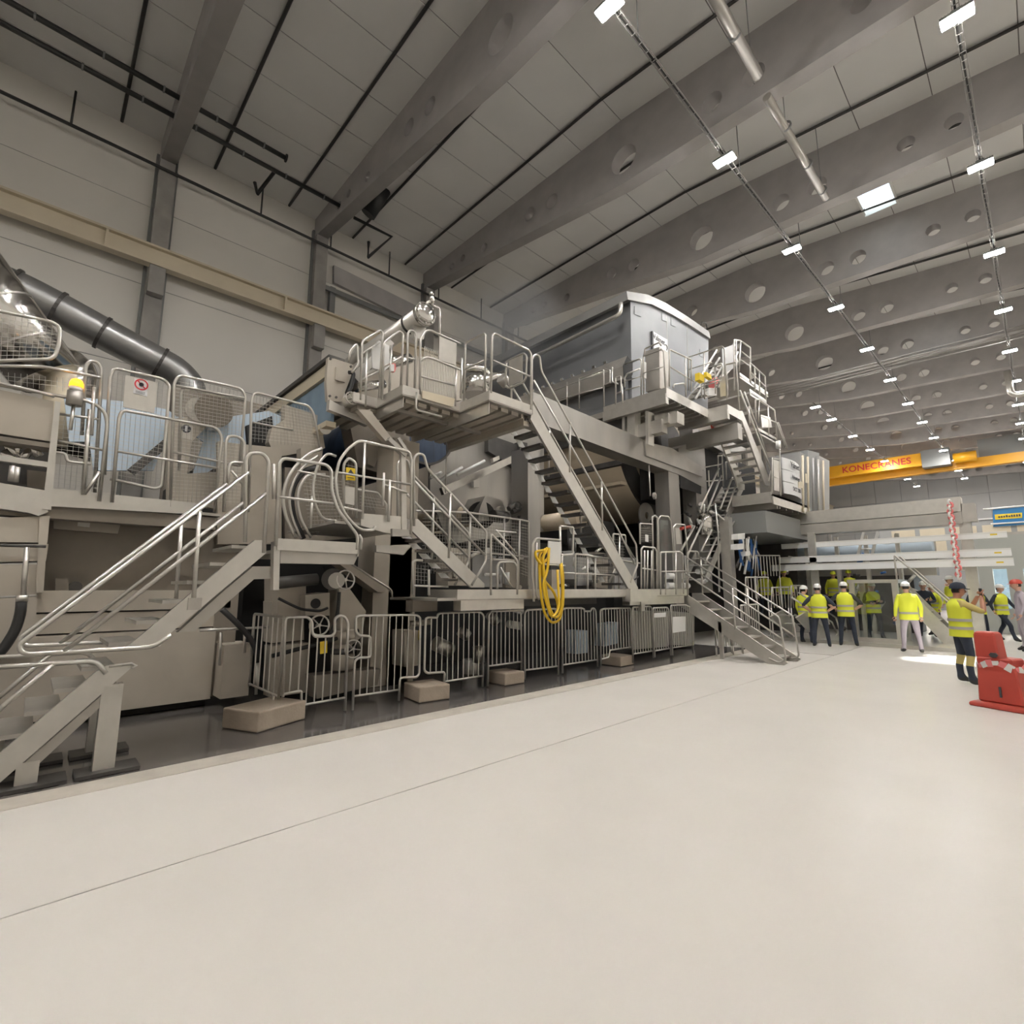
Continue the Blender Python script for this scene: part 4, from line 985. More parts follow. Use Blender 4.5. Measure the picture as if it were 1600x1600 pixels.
# ================= HOOD =================
t = thing('steam_hood', 'large grey steam hood with curved top above the drying section', 'hood')
XH, XB = -8.2, -16.5
L = V((XB-XH,0,0))
prof = TX('985,470 1020,478 1050,493 1080,511 1107,528 1106,645 988,645',XH)
obj('body', MB().prism(prof, L), 'hood', t)
for q in ('1041,492 1046,640','1073,507 1076,640'): obj('seam', MB().prism([p+V((.004,0,0)) for p in (lambda a,b:[a,a+V((0,.02,0)),b+V((0,.02,0)),b])(*TX(q,XH))], (.004,0,0)), 'steeld', t)
top = TX('979,455 1012,460 1040,473 1075,495 1108,518',XH+.08); low = TX('981,468 1018,475 1050,491 1080,509 1110,529',XH+.08)
obj('roof_band', MB().prism(top+low[::-1], (XB-XH-.08,0,0)), 'gmetal', t)
for q in ('991,478 1001,482 1001,495 991,491','1034,487 1041,490 1041,503 1034,500','1048,494 1055,497 1055,511 1048,508','1093,546 1101,551 1101,560 1093,556'):
    obj('hatch', MB().prism(TX(q,XH+.005), (.012,0,0)), 'hood', t)
tub(t, 'drain_pipe', [V((XH-.05,12.55,10.5)),V((XH-.05,12.5,10.1)),V((XB,12.5,9.9))], .07, .25, 'steel')
tub(t, 'lifting_loop', TX('1095,508 1097,503 1103,505 1105,514',XH+.12), .02, .03, 'dkmetal')
hx = TX('980,556 988,566 988,585 983,594 974,592 973,572',XH+.02)
obj('gutter', MB().prism(hx, (XB-XH,0,0)), 'steeld', t); obj('gutter_mouth_shade', MB().prism([p+V((.005,0,0)) for p in hx], (.01,0,0)), 'dark', t)  # dark end cap paints the shade of the open gutter mouth
for i in range(9): obj('clip', MB().box(-8.9-i*.45,12.45,8.66,-8.8-i*.45,12.53,8.74), 'chrome', t)
obj('lower_sheet', MB().box(XB,12.7,6.4,XH-.1,12.9,8.2), 'hood', t)
s = thing('maker_sign', 'white sign with a word and small emblem on the hood', 'sign')
obj('plate', MB().prism(TX('1021,518 1043,531 1043,562 1022,552',XH+.06), (-.06,0,0)), 'signw', s)
obj('edge', MB().prism(TX('1019,517 1021,518 1022,552 1020,551',XH+.06), (-.06,0,0)), 'ink', s)
c = aX(1031,532,XH+.065)
text('lettering', 'Valmet', .27, 'ink', s, c+V((0,-.05,.02)), (0,1,0), (0,0,1))
e = c+V((.0,.42,-.12))
obj('emblem', MB().tube(fillet([e+V((.01,-.06,.1)),e+V((.01,.02,.08)),e+V((.01,.05,0)),e+V((.01,-.02,-.1))],.04),.012,6), 'ink', s)
# ================= RIGHT UPPER PLATFORMS =================
ZR = 6.95
t = thing('steel_platform', 'upper steel platform in front of the hood', 'platform')
obj('deck', MB().box(-12.5,12.1,ZR-.04,-6.6,14.6,ZR), 'steeld', t)
obj('deck', MB().box(-7.6,14.6,ZR-.04,-6.0,15.6,ZR), 'steeld', t)
y = 12.3
while y < 14.5: obj('joist', MB().box(-8.6,y,ZR-.14,-6.65,y+.08,ZR-.04), 'steel', t); y += .3
for a in ((-8.7,12.1,-6.6,12.1),(-6.6,12.1,-6.6,14.6),(-6.6,14.6,-6.0,14.6),(-6.0,14.6,-6.0,15.6)):
    obj('toe_board', MB().beam((a[0],a[1],ZR+.01),(a[2],a[3],ZR+.01),.014,.27), 'steel', t)
obj('edge_beam', MB().box(-8.7,12.05,ZR-.32,-6.6,12.2,ZR-.02), 'steel', t)
obj('edge_beam', MB().box(-12.5,12.05,ZR-.2,-8.7,12.2,ZR-.02), 'steeld', t)
obj('edge_beam', MB().box(-7.6,14.55,ZR-.3,-6.0,14.7,ZR-.02), 'steel', t)
obj('main_beam', MB().box(-8.8,12.3,ZR-1.0,-6.9,12.6,ZR-.62), 'steeld', t)
obj('main_beam', MB().box(-8.2,15.0,ZR-.85,-5.9,15.3,ZR-.35), 'steeld', t)
for q in ('980,634 992,634 992,688 980,686','1008,642 1013,642 1013,694 1009,694','972,645 976,645 976,680 972,680'):
    obj('bracket', MB().prism(TY(q,12.15), (0,.3,0)), 'steel', t)
obj('gearbox', MB().prism(TY('1022,648 1044,645 1044,660 1024,665',12.4), (0,.4,0)), 'steel', t)
obj('gearbox', MB().prism(TY('1046,644 1058,642 1058,660 1046,663',12.5), (0,.4,0)), 'steel', t)
obj('control_desk', MB().prism(TY('1008,549 1030,542 1031,606 1009,612',12.7), (0,.5,0)), 'steeld', t)
obj('hatch_door', MB().prism(TY('1003,566 1007,565 1007,590 1003,590',12.3), (0,.1,0)), 'white', t)
guard('guardrail along the hood walkway left of the control desk', ('y',12.15), ['886,640 886,597','905,638 905,591 943,578 944,636','944,576 953,579 953,598 944,602'], ['862,612 944,580','862,627 944,605'], (), fil=.03, r=.024)
guard('looped guardrail beside the dark gutter end', ('y',12.1), ['956,574 957,597 966,600','962,632 962,590 970,588 971,612 964,615','976,605 976,590 980,584 1000,576','976,569 999,561 1002,563 1002,618'], ['976,610 1000,603','975,596 1002,588'], ['972,600 973,630'], fil=.03, r=.024)
guard('guardrail in front of the control desk', ('y',12.1), ['1006,616 1005,557 1034,546 1037,549 1040,606','1006,557 1008,545 1030,535 1033,540'], ['1005,583 1039,572'], (), fil=.03, r=.024)
guard('sheet covered guardrail on the front of the hood platform', -6.6, ['1046,604 1046,546 1080,562 1080,612'], ['1047,573 1086,597'], ['1071,558 1072,620'], fil=.03, r=.024)
guard('low hoop rail on the hood platform', -7.0, ['1052,606 1053,601 1068,599 1071,603 1072,617'], fil=.03)
guard('guardrail at the far end of the hood platform', ('y',14.65), ['1076,610 1076,558 1128,541 1132,545 1133,600'], ['1077,577 1112,566'], ['1100,551 1101,620','1117,570 1118,615'], fil=.03, r=.024)
guard('guardrail with pale boxes at the head of the right stair', ('y',14.62), ['1096,622 1096,600 1128,590 1130,575 1128,568 1112,573','1136,625 1134,570 1150,566 1155,640'], ['1096,604 1128,594'], (), (), ['1124,590 1137,586 1138,618 1126,620'], fil=.03, r=.024)
t = thing('yellow_box', 'yellow boxes on the hood platform between the white ladder rails', 'box')
obj('box', MB().prism(TY('1086,584 1093,582 1093,593 1086,595',13.6), (0,.3,0)), 'yel', t); obj('box', MB().prism(TY('1100,582 1104,581 1105,588 1100,590',13.9), (0,.3,0)), 'yel', t)
t = thing('pink_motor', 'reddish motor behind the pale box on the hood platform', 'motor')
obj('body', MB().cyl(*TX('1112,602 1118,594',-7.2), .12, n=12), 'pink', t); obj('stand', MB().prism(TX('1108,606 1120,606 1120,618 1108,618',-7.2), (-.3,0,0)), 'white', t)
# steep white ladders up to the top platform
t = thing('steep_ladder_stair', 'steep white railed stair rising to the topmost platform', 'stair')
for q in ('1084,607 1120,547','1087,623 1124,559','1117,593 1148,539','1123,605 1153,550'): obj('handrail', MB().cyl(*TX(q,-7.2), .035, n=8), 'white', t)
for q in ('1100,618 1152,560',): 
    a, b = TX(q,-7.3)
    for i in range(8): c = a.lerp(b, i/7); obj('tread', MB().box(-7.9,c.y-.1,c.z-.02,-7.2,c.y+.1,c.z), 'steeld', t)
    for dx in (0,-.65): obj('stringer', MB().beam(a+V((dx,0,-.05)), b+V((dx,0,-.05)), .05, .16), 'steel', t)
t = thing('steel_platform', 'topmost small platform at the head of the steep stair', 'platform')
zt = aX(1155,590,-6.6).z; yt = aX(1155,590,-6.6).y
obj('deck', MB().box(-7.9,yt-.2,zt-.05,-6.5,yt+2.4,zt), 'steeld', t); obj('toe_board', MB().box(-6.52,yt-.2,zt-.1,-6.5,yt+2.4,zt+.1), 'steel', t)
guard('guardrail of the topmost platform', -6.5, ['1147,610 1147,531 1156,532 1172,543 1173,598','1155,580 1157,533'], ['1157,548 1172,560','1157,562 1172,572'], ['1150,530 1151,600'], fil=.03, r=.026)
t = ROOTS[-1]; obj('panel', MB().prism(TX('1128,545 1147,538 1147,575 1130,585',-6.9), (-.02,0,0)), 'gmetal', t)
t = thing('steel_platform', 'stepped middle platform right of the long right stair', 'platform')
for a in ('1172,574 1195,592 1197,622 1172,612','1182,630 1210,645 1213,688 1190,672'):
    p = TX(a,-6.1); z = min(q.z for q in p); ys = [q.y for q in p]
    obj('deck', MB().box(-7.2,min(ys),z-.06,-6.1,max(ys),z), 'steeld', t)
    obj('toe_board', MB().box(-6.12,min(ys),z-.12,-6.1,max(ys),z+.1), 'steel', t)
guard('upper stepped guardrail at the right of the hood', -6.1, ['1172,596 1172,567 1195,588 1197,625'], ['1173,582 1196,604'], ['1179,573 1180,612','1186,580 1187,618'], fil=.02, r=.026)
guard('lower stepped guardrail above the round white banner', -6.1, ['1181,655 1180,625 1186,624 1210,641 1214,688','1185,660 1186,625'], ['1188,650 1212,660'], ['1200,635 1201,680'], (), ['1188,648 1203,652 1206,668 1190,668'], fil=.02, r=.026)
guard('long double handrail descending at the far right of the machine', -6.0, ['1156,610 1205,735 1201,752','1213,660 1226,695'], ['1163,612 1200,715','1216,660 1230,700'], ['1170,635 1171,665'], fil=.03, r=.03)
# right stair B
t = thing('steel_stair', 'steep steel stair at right descending below the hood platform', 'stair')
for q, x in (('1154,642 1160,642 1204,752 1204,760 1196,758',-6.0),):
    p = TX(q,x); obj('stringer', MB().prism(p,(-.05,0,0)), 'steel', t); obj('stringer', MB().prism([v+V((-.85,0,0)) for v in p],(-.05,0,0)), 'steel', t)
a, b = TX('1156,650 1199,752',-6.0)
treads(t, -6.05, -6.85, (a.y,a.z-.1), (b.y,b.z+.1), 9, .2, .05, 'steel')
# landing and banner
t = thing('steel_platform', 'landing at the foot of the steep right stair', 'platform')
obj('deck', MB().box(-7.6,16.9,4.55,-5.7,20.6,4.62), 'steeld', t); obj('fascia', MB().box(-7.0,16.86,4.35,-5.75,16.9,4.7), 'steel', t)
obj('fascia', MB().box(-7.6,17.3,4.2,-5.75,17.4,4.5), 'steeld', t); obj('side_fascia', MB().box(-5.74,16.9,4.3,-5.7,20.6,4.62), 'steel', t)
for k in range(5): obj('joist', MB().box(-8.4,17.7+k*.6,4.25,-5.8,17.8+k*.6,4.5), 'steel', t)
obj('soffit_sheet', MB().box(-9.5,16.7,3.4,-5.9,21.5,4.1), 'zinc', t)
guard('panelled guardrail behind the round white banner', -5.8, ['1206,775 1207,716 1218,718','1208,745 1216,747'], (), ['1218,700 1220,775'], (), ['1208,718 1217,721 1217,768 1209,766'], fil=.02, r=.026)
t = thing('maker_banner', 'curved white banner in three sections with black lettering', 'banner')
A, B_ = aX(1221,713,-5.75), aX(1248,722,-5.75)
z1 = aX(1222,714,-5.75).z; z0 = aX(1226,771,-5.75).z
def bpt(u, z): return V((-5.75+.1*math.sin(math.pi*u), A.y+(B_.y-A.y)*u, z))
for k in range(3):
    za, zb = z1-(z1-z0)*k/3-.012, z1-(z1-z0)*(k+1)/3+.012
    us = [i/10 for i in range(11)]
    pts = [bpt(u,za) for u in us]+[bpt(u,zb) for u in us]
    fs = [(i,i+11,i+12,i+1) for i in range(10)]
    o = obj('section', MB().add(pts+[p-V((.03,0,0)) for p in pts], fs+[tuple(22+j for j in f[::-1]) for f in fs], True), 'signw', t)
    c = bpt(.5,(za+zb)/2)+V((.03,0,0))
    text('lettering', ('Valmet','Advantage','DCT 200')[k], (.3,.19,.2)[k], 'ink', o, c, (0,1,0), (0,0,1))
obj('hanger_lamp', MB().cyl(aX(1216,700,-5.8), aX(1216,690,-5.8), .08, n=12), 'white', t)
# machine block right of banner
t = thing('drive_cabinet', 'tall grey cabinets at the right end of the machine', 'cabinet')
for q, x, m_ in (('1250,706 1262,712 1262,800 1252,797',-5.9,'gmetal'),('1262,703 1280,708 1280,802 1264,800',-5.8,'zinc'),('1280,712 1296,720 1296,800 1281,802',-5.7,'gmetal'),('1240,735 1250,735 1252,770 1242,770',-5.9,'steeld')):
    obj('door', MB().prism(TX(q,x), (-1.2,0,0)), m_, t)
for i in range(5): obj('conduit', MB().cyl(*TX('%d,%d %d,%d' % (1254+i*8,712+i*2,1255+i*8,800),-5.68), .04, n=8), random.choice(['steel','gmetal','cream']), t)
for q in ('1247,752 1253,753 1253,763 1247,762','1258,740 1262,741 1262,755 1258,754'): obj('label_plate', MB().prism(TX(q,-5.66), (.02,0,0)), 'cream', t)
t = thing('emergency_light', 'red lamp box under the hood platform', 'lamp')
obj('box', MB().prism(TX('1119,662 1128,658 1132,676 1123,678',-7.0), (-.2,0,0)), 'red', t)
t = thing('machine_block', 'dark machine block under the right platforms', 'machine')
obj('beam', MB().prism(TX('1100,672 1130,690 1165,690 1165,705 1130,706 1100,690',-7.5), (-.5,0,0)), 'brush', t)
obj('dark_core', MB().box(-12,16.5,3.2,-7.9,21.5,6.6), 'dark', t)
obj('core', MB().box(-12,21.5,0,-6.6,26,4.4), 'dkmetal', t)
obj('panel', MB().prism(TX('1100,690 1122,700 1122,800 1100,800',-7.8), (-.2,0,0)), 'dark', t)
# lower right flights
t = thing('steep_ladder_stair', 'steep pair of white railed flights rising from the walkway end', 'stair')
for q in ('1094,796 1123,732','1105,798 1127,743','1125,796 1151,728','1135,800 1157,738','1064,861 1085,822','1072,872 1100,812','1095,862 1112,828','1102,880 1120,840'): obj('handrail', MB().cyl(*TX(q,-7.0), .032, n=8), 'steel', t)
for q in ('1103,905 1140,820','1130,820 1160,760'):
    a, b = TX(q,-7.05)
    for dx in (0,-.7): obj('stringer', MB().beam(a+V((dx,0,0)), b+V((dx,0,0)), .04, .22), 'steel', t)
    for i in range(9): c = a.lerp(b,i/8); obj('tread', MB().box(-7.75,c.y-.1,c.z-.02,-7.05,c.y+.1,c.z), 'white', t)
tub(t, 'post', TX('1117,786 1122,830 1124,925',-6.9), .03, 0); tub(t, 'brace', TX('1120,803 1142,822 1155,805',-6.9), .03, .02)
guard('guardrail beside the steep flights under the landing', -7.2, ['1122,745 1122,712 1128,712 1130,760','1135,750 1134,722 1152,718 1152,748 1140,750'], ['1102,730 1128,725','1103,752 1130,750'], ['1107,735 1108,760'], fil=.03, r=.026)
t = thing('support_post', 'grey steel post right of the steep flights', 'post')
obj('post', MB().box(-7.05,15.9,0,-6.75,16.2,3.9), 'steel', t)
# ================= REEL END, RIGHT =================
YR = 20.0
t = thing('cross_girder', 'large pale box girder spanning the aisle above the people', 'girder')
obj('box', MB().box(-9.5,YR,3.93,-1.5,YR+.5,4.37), 'steel', t); obj('lower_flange', MB().box(-9.5,YR-.05,3.55,-1.52,YR+.55,3.9), 'steeld', t)
obj('end_post', MB().box(-1.62,YR+.05,0,-1.35,YR+.35,4.1), 'steel', t); obj('end_bracket', MB().box(-1.52,YR,3.6,-1.2,YR+.4,4.15), 'steeld', t)
obj('mid_post', MB().box(-5.68,YR-.1,0,-5.46,YR+.05,3.6), 'steel', t)
for lab, z0, z1, x0, x1, y in (('thin upper white guide bar across the aisle',3.08,3.26,-6.6,-.62,YR),('thick white guide bar across the aisle, middle one',2.55,2.77,-6.7,-.58,YR-.1),('thick white guide bar across the aisle, lowest one',2.27,2.49,-6.9,-.56,YR-.25)):
    t = thing('guide_bar', lab, 'bar', 'white guide bars')
    obj('bar', MB().box(x0,y,z0,x1,y+.12,z1), 'whiteg', t); obj('cap', MB().box(x0,y-.005,z1-.05,x1,y+.02,z1), 'white', t)
    obj('label', MB().box(x1-.35,y-.006,z0+.08,x1-.2,y,z0+.12), 'yel', t)
def chain(label, x, y, z1, z0):
    t = thing('barrier_chain', label, 'chain'); n = int((z1-z0)/.09)
    for i in range(n):
        c = V((x+.015*math.sin(i*1.3), y, z1-(i+.5)*(z1-z0)/n))
        pts = [c+V((.055*math.cos(a)*(1 if i%2 else .5), .05*math.cos(a)*(0 if i%2 else 1), .07*math.sin(a))) for a in [k*math.pi/4 for k in range(8)]]
        obj('link', MB().tube(pts, .032, 5, True), 'pink' if i % 2 else 'white', t)
p = aY(1483,782,YR-.3); q = aY(1486,905,YR-.3); chain('red and white chain hanging in front of the girder', p.x, YR-.3, p.z, q.z)
p = aY(1517,800,YR+.2); q = aY(1519,921,YR+.2); chain('red and white chain behind the guide bars right of the girder post', q.x, YR+.2, 3.6, q.z)
# reel frames and rails in the background
t = thing('reel_section', 'grey reel frames behind the guide bars', 'machine')
obj('frame', MB().box(-6.4,22.5,0,-3.2,24,2.1), 'dkmetal', t); obj('frame', MB().box(-6.6,23,2.1,-2.6,23.6,3.4), 'steeld', t)
obj('roll', MB().cyl((-8,22,3.0),(-2.5,22,3.0),.3,n=24), 'felt', t)
for x in (-6.2,-5.2,-4.3,-3.4): obj('post', MB().box(x,21.2,0,x+.12,21.35,3.5), 'steel', t)
for q in ('1340,870 1352,822','1362,870 1374,820'): obj('ladder_rail', MB().beam(*TY(q,21.2), .08, .08), 'white', t)
for k in range(3): obj('ladder_rung', MB().cyl(aY(1343+k*4,858-k*14,21.2), aY(1365+k*4,858-k*14,21.2), .03, n=6), 'white', t)
obj('duct', MB().box(-5.9,22.2,2.4,-3.0,22.6,2.9), 'brush', t)
random.seed(11)
for i in range(26):
    c = V((random.uniform(-6.9,-3.0), random.uniform(20.8,22), random.uniform(.3,3.4))); d = V((random.uniform(-.25,.25),0,random.uniform(-.4,.4)))
    obj('fitting', MB().cyl(c, c+d, random.uniform(.03,.09), n=8), random.choice(['steel','steeld','dkmetal','white','bluegl','chrome']), t)
t = thing('hose_bundle', 'bundle of blue and white hoses and boxes under the landing', 'hoses')
random.seed(21)
for i in range(22):
    x0, y_ = 1156+random.random()*28, 832+random.random()*20
    tub(t, 'hose', TX('%f,%f %f,%f %f,%f' % (x0,y_,x0+random.uniform(-4,4),y_+18,x0+random.uniform(-6,6),y_+28+random.random()*22), -6.4-random.random()*.4), random.uniform(.02,.045), .2, random.choice(['white','white','bluegl','bluegl','dkmetal','steel']))
for q in ('1153,834 1164,833 1164,842 1153,843','1152,850 1162,849 1162,858 1152,859','1165,862 1172,861 1172,868 1165,869'): obj('box', MB().prism(TX(q,-6.3), (-.2,0,0)), 'white', t)
def vbars(label, s, pl, n):
    c = TX(s, pl); t = thing('barrier_fence', label, 'fence', 'steel bar fences at the reel end')
    tub(t, 'frame', c, .022, .03)
    for b in (c[0], c[3]):
        if b.z > .06: tub(t, 'post', [b, V((b.x,b.y,0))], .022, 0)
    for i in range(1, n): k = i/n; a, b = c[1].lerp(c[2],k), c[0].lerp(c[3],k); inst('bar', UNIT, t, b, (.014,.014,(a-b).length))
vbars('pale bar fence under the right stair, leftmost of three', '1119,1012 1117,972 1141,971 1143,1009', -5.75, 6)
vbars('pale bar fence under the right stair, middle of three', '1145,1009 1144,976 1157,975 1159,1006', -5.6, 5)
vbars('pale bar fence under the right stair, rightmost and tallest of three', '1160,1005 1157,946 1184,944 1187,1002', -5.5, 8)
vbars('upper bar fence behind the right stair handrails', '1180,900 1181,868 1218,868 1218,900', -6.4, 8)
vbars('lower bar fence behind the right stair handrails', '1165,935 1165,902 1200,902 1200,935', -6.0, 7)
vbars('small bar fence left of the people on the floor', '1205,950 1206,918 1232,918 1232,950', -5.8, 6)
vbars('bar fence of the small machine stair near the people', '1236,950 1236,915 1255,915 1255,950', -5.7, 5)
# glass booth
t = thing('glass_booth', 'glazed booth with pale frame behind the standing people', 'booth')
bx0, bx1, by0, by1 = -4.05, -3.0, 18.0, 19.2
for x in (bx0, bx1):
    for y in (by0, by1): obj('post', MB().box(x-.07,y-.07,0,x+.07,y+.07,1.85), 'steel', t)
obj('roof_frame', MB().box(bx0-.1,by0-.1,1.8,bx1+.1,by1+.1,1.9), 'steel', t); obj('sill', MB().box(bx0-.1,by0-.1,0,bx1+.1,by0+.05,.22), 'steel', t)
obj('pane', MB().box(bx0+.07,by0-.01,.22,bx1-.07,by0+.01,1.8), 'glass', t); obj('pane', MB().box(bx1-.01,by0+.07,.22,bx1+.01,by1-.07,1.8), 'glass', t)
# small stair to the booth level
t = thing('steel_stair', 'steel stair with wide grey stringers behind the person in lilac trousers', 'stair')
for y in (19.0,19.8):
    obj('stringer', MB().prism([V((-3.2,y,1.55)),V((-2.95,y,1.75)),V((-1.75,y,.1)),V((-1.95,y,.0)),V((-2.2,y,.1))],(0,.05,0)), 'steel', t)
    tub(t, 'handrail', [V((-3.1,y,1.5)),V((-3.1,y,2.65)),V((-1.9,y,1.15)),V((-1.9,y,.2))], .025, .06)
for i in range(6): obj('tread', MB().box(-3.05+i*.21,19.05,1.42-i*.24,-2.85+i*.21,19.8,1.45-i*.24), 'steeld', t)
t = thing('steel_stair', 'small machine stair behind the left pair of people', 'stair')
p = TX('1245,965 1262,955 1310,1005 1316,1015 1290,1015',-5.0); obj('stringer', MB().prism(p,(-.05,0,0)), 'steel', t); obj('stringer', MB().prism([v-V((.7,0,0)) for v in p],(-.05,0,0)), 'steel', t)
a, b = TX('1255,962 1300,1012',-5.0)
for i in range(5): c = a.lerp(b,i/4); obj('tread', MB().box(-5.7,c.y-.12,c.z-.02,-5.05,c.y+.12,c.z), 'steeld', t)
for q in ('1236,933 1300,972 1308,990','1248,926 1306,965','1306,965 1312,985 1300,1000'): tub(t, 'handrail', TX(q,-5.0), .025, .05)
t = thing('floor_platform', 'low grey plinth under the glass booth and reel', 'plinth')
obj('slab', MB().box(-6.6,17.6,0,-1.4,24,.1), 'steel', t)
# control rooms at the right
t = thing('control_room', 'pale control room with tall windows at the right edge', 'building')
obj('wall', MB().box(-1.9,26,0,EX-.05,26.2,.9), 'pale', t); obj('wall', MB().box(-2.3,26,2.35,EX-.05,26.2,3.6), 'pale', t)
obj('side_wall', MB().box(-2.3,26.2,2.35,-2.1,32,3.6), 'pale', t); obj('roof', MB().box(-2.3,26,3.6,EX-.05,32,3.7), 'steeld', t)
for x in (-1.75,-.95,.1,1.6,3.2): obj('pillar', MB().box(x,25.9,0,x+.42,26.2,2.4), 'pale', t)
for a, b in ((-1.33,-.95),(-.53,.1),(.52,1.6),(2.0,3.2)): obj('pane', MB().box(a,26.05,.9,b,26.08,2.35), 'glass', t)
obj('back_wall', MB().box(-2.1,31.9,0,EX-.05,32,3.6), 'feltd', t); obj('ceiling_light', MB().box(-.2,28,3.3,1.2,28.3,3.34), 'lamp', t)
t = thing('advert_banner', 'blue banner with a yellow plate high on the right', 'banner')
obj('cloth', MB().prism(TY('1551,796 1625,790 1625,818 1552,823',50), (0,.05,0)), 'blue', t)
obj('plate', MB().prism(TY('1554,804 1597,801 1597,809 1555,812',49.97), (0,.02,0)), 'yel', t)
random.seed(2)
for k in range(9): c = aY(1561+k*4,807.3-k*.28,49.95); obj('printed_mark', MB().box(c.x-.045,c.y-.01,c.z-.08,c.x+.045,c.y,c.z+.08*random.choice((.4,1,1))), 'ink', t)
for s_ in ('1536,796 1625,788','1548,819 1625,814'): obj('rail', MB().cyl(*TY(s_,49.9), .06, n=6), 'white', t)
t = thing('mezzanine', 'pale mezzanine wall below the blue banner', 'building')
obj('wall', MB().box(-9,50.2,0,EX-.05,50.4,6.6), 'fwall', t); obj('rail', MB().box(-9,50.1,6.6,EX-.05,50.2,6.7), 'white', t)
for x in (-8.2,-6.4,-4.6,-2.8,-1.0): obj('panel', MB().box(x,50.15,3.9,x+1.5,50.2,6.2), 'cream', t)
# red water barrier and tape
t = thing('water_barrier', 'red plastic water filled barrier with striped tape', 'barrier')
b0 = V((-.62,10.1,0)); ux = V((.35,.94,0)).normalized(); uy = V((.94,-.35,0))
def loft(secs, m_, nm):
    mb = MB(); n = 4
    vs = []
    for z, w_, d, off in secs:
        for i, j in ((-1,-1),(1,-1),(1,1),(-1,1)): vs.append(b0+uy*(off+i*w_)+ux*(j*d)+V((0,0,z)))
    fs = [(3,2,1,0)]+[(4*k+a,4*k+(a+1)%4,4*k+4+(a+1)%4,4*k+4+a) for k in range(len(secs)-1) for a in range(4)]+[tuple(len(vs)-4+a for a in range(4))]
    return obj(nm, mb.add(vs, fs), m_, t)
o = loft([(0,.36,.3,.12),(.05,.36,.3,.12),(.07,.30,.26,.10)], 'red', 'base'); o.modifiers.new('b','BEVEL').width = .012
o = loft([(.07,.25,.2,.08),(.5,.22,.18,.07),(.62,.2,.16,.05),(.68,.2,.16,.05)], 'red', 'body'); o.modifiers.new('b','BEVEL').width = .02
o = loft([(.66,.135,.12,-.04),(.98,.125,.11,-.05),(1.03,.11,.1,-.05)], 'red', 'neck'); o.modifiers.new('b','BEVEL').width = .02
f1 = b0+uy*.08-ux*.2+V((0,0,.22)); text('number', 'I', .2, 'ink', t, f1+uy*.02-ux*.012, uy, (0,0,1), thick=.006)
obj('logo_mark', MB().prism([b0+uy*(.06+.05*math.cos(a))-ux*.15+V((0,0,.72+.035*math.sin(a))) for a in [k*math.pi/3 for k in range(6)]], -ux*.03), 'ink', t)
t = thing('barrier_tape', 'crumpled red and white tape wound around the red barrier', 'tape')
random.seed(5); ring = []
for k in range(25):
    a = 2*math.pi*k/24; ring.append(b0+uy*(.06+.27*math.cos(a))+ux*(.23*math.sin(a))+V((0,0,.58+.04*math.sin(3*a)+random.uniform(-.015,.015))))
for k in range(24):
    a, b = ring[k], ring[k+1]; obj('stripe', MB().beam(a,b,.008,.06+.02*(k%3)), 'pink' if k % 2 else 'white', t)
tail = [b0+uy*.33+V((0,0,.6)), b0+uy*.6+V((.1,.1,.52)), b0+uy*1.0+V((.3,.3,.55))]
for i in range(10):
    a, b = tail[0].lerp(tail[2], i/10), tail[0].lerp(tail[2], (i+1)/10); a.z -= .05*math.sin(math.pi*i/10); b.z -= .05*math.sin(math.pi*(i+1)/10); obj('stripe', MB().beam(a,b,.008,.06), 'pink' if i % 2 else 'white', t)
# faint steam drifting off the hood
def steam():
    m = bpy.data.materials.new('steam'); m.use_nodes = True; nt = m.node_tree; nt.nodes.remove(nt.nodes['Principled BSDF'])
    vs = nt.nodes.new('ShaderNodeVolumeScatter'); vs.inputs['Color'].default_value = (.9,.9,.9,1)
    tc = nt.nodes.new('ShaderNodeTexCoord'); nz = nt.nodes.new('ShaderNodeTexNoise'); nz.inputs['Scale'].default_value = .7; nz.inputs['Detail'].default_value = 3
    gr = nt.nodes.new('ShaderNodeTexGradient'); gr.gradient_type = 'SPHERICAL'
    mp = nt.nodes.new('ShaderNodeMapping'); mp.inputs['Location'].default_value = (-1,-1,-1); mp.inputs['Scale'].default_value = (2,2,2)
    nt.links.new(tc.outputs['Generated'], mp.inputs[0]); nt.links.new(mp.outputs[0], gr.inputs[0]); nt.links.new(tc.outputs['Object'], nz.inputs[0])
    a = nt.nodes.new('ShaderNodeMath'); a.operation = 'MULTIPLY'; nt.links.new(gr.outputs['Fac'], a.inputs[0]); nt.links.new(nz.outputs[0], a.inputs[1])
    b = nt.nodes.new('ShaderNodeMath'); b.operation = 'MULTIPLY'; b.inputs[1].default_value = 1.1; nt.links.new(a.outputs[0], b.inputs[0])
    nt.links.new(b.outputs[0], vs.inputs['Density']); nt.links.new(vs.outputs[0], nt.nodes['Material Output'].inputs['Volume'])
    return m
mb = MB(); c = V((-12.6,11.4,10.6)); mb.tube([c+V((math.cos(math.pi*(1-k/10))*3.0,0,0)) for k in range(11)], [max(.01, 1.9*math.sin(math.pi*k/10)) for k in range(11)], 16)
o = tag(obj('steam_cloud', mb, steam()), 'faint white steam drifting at the left of the hood', 'steam', kind='stuff')
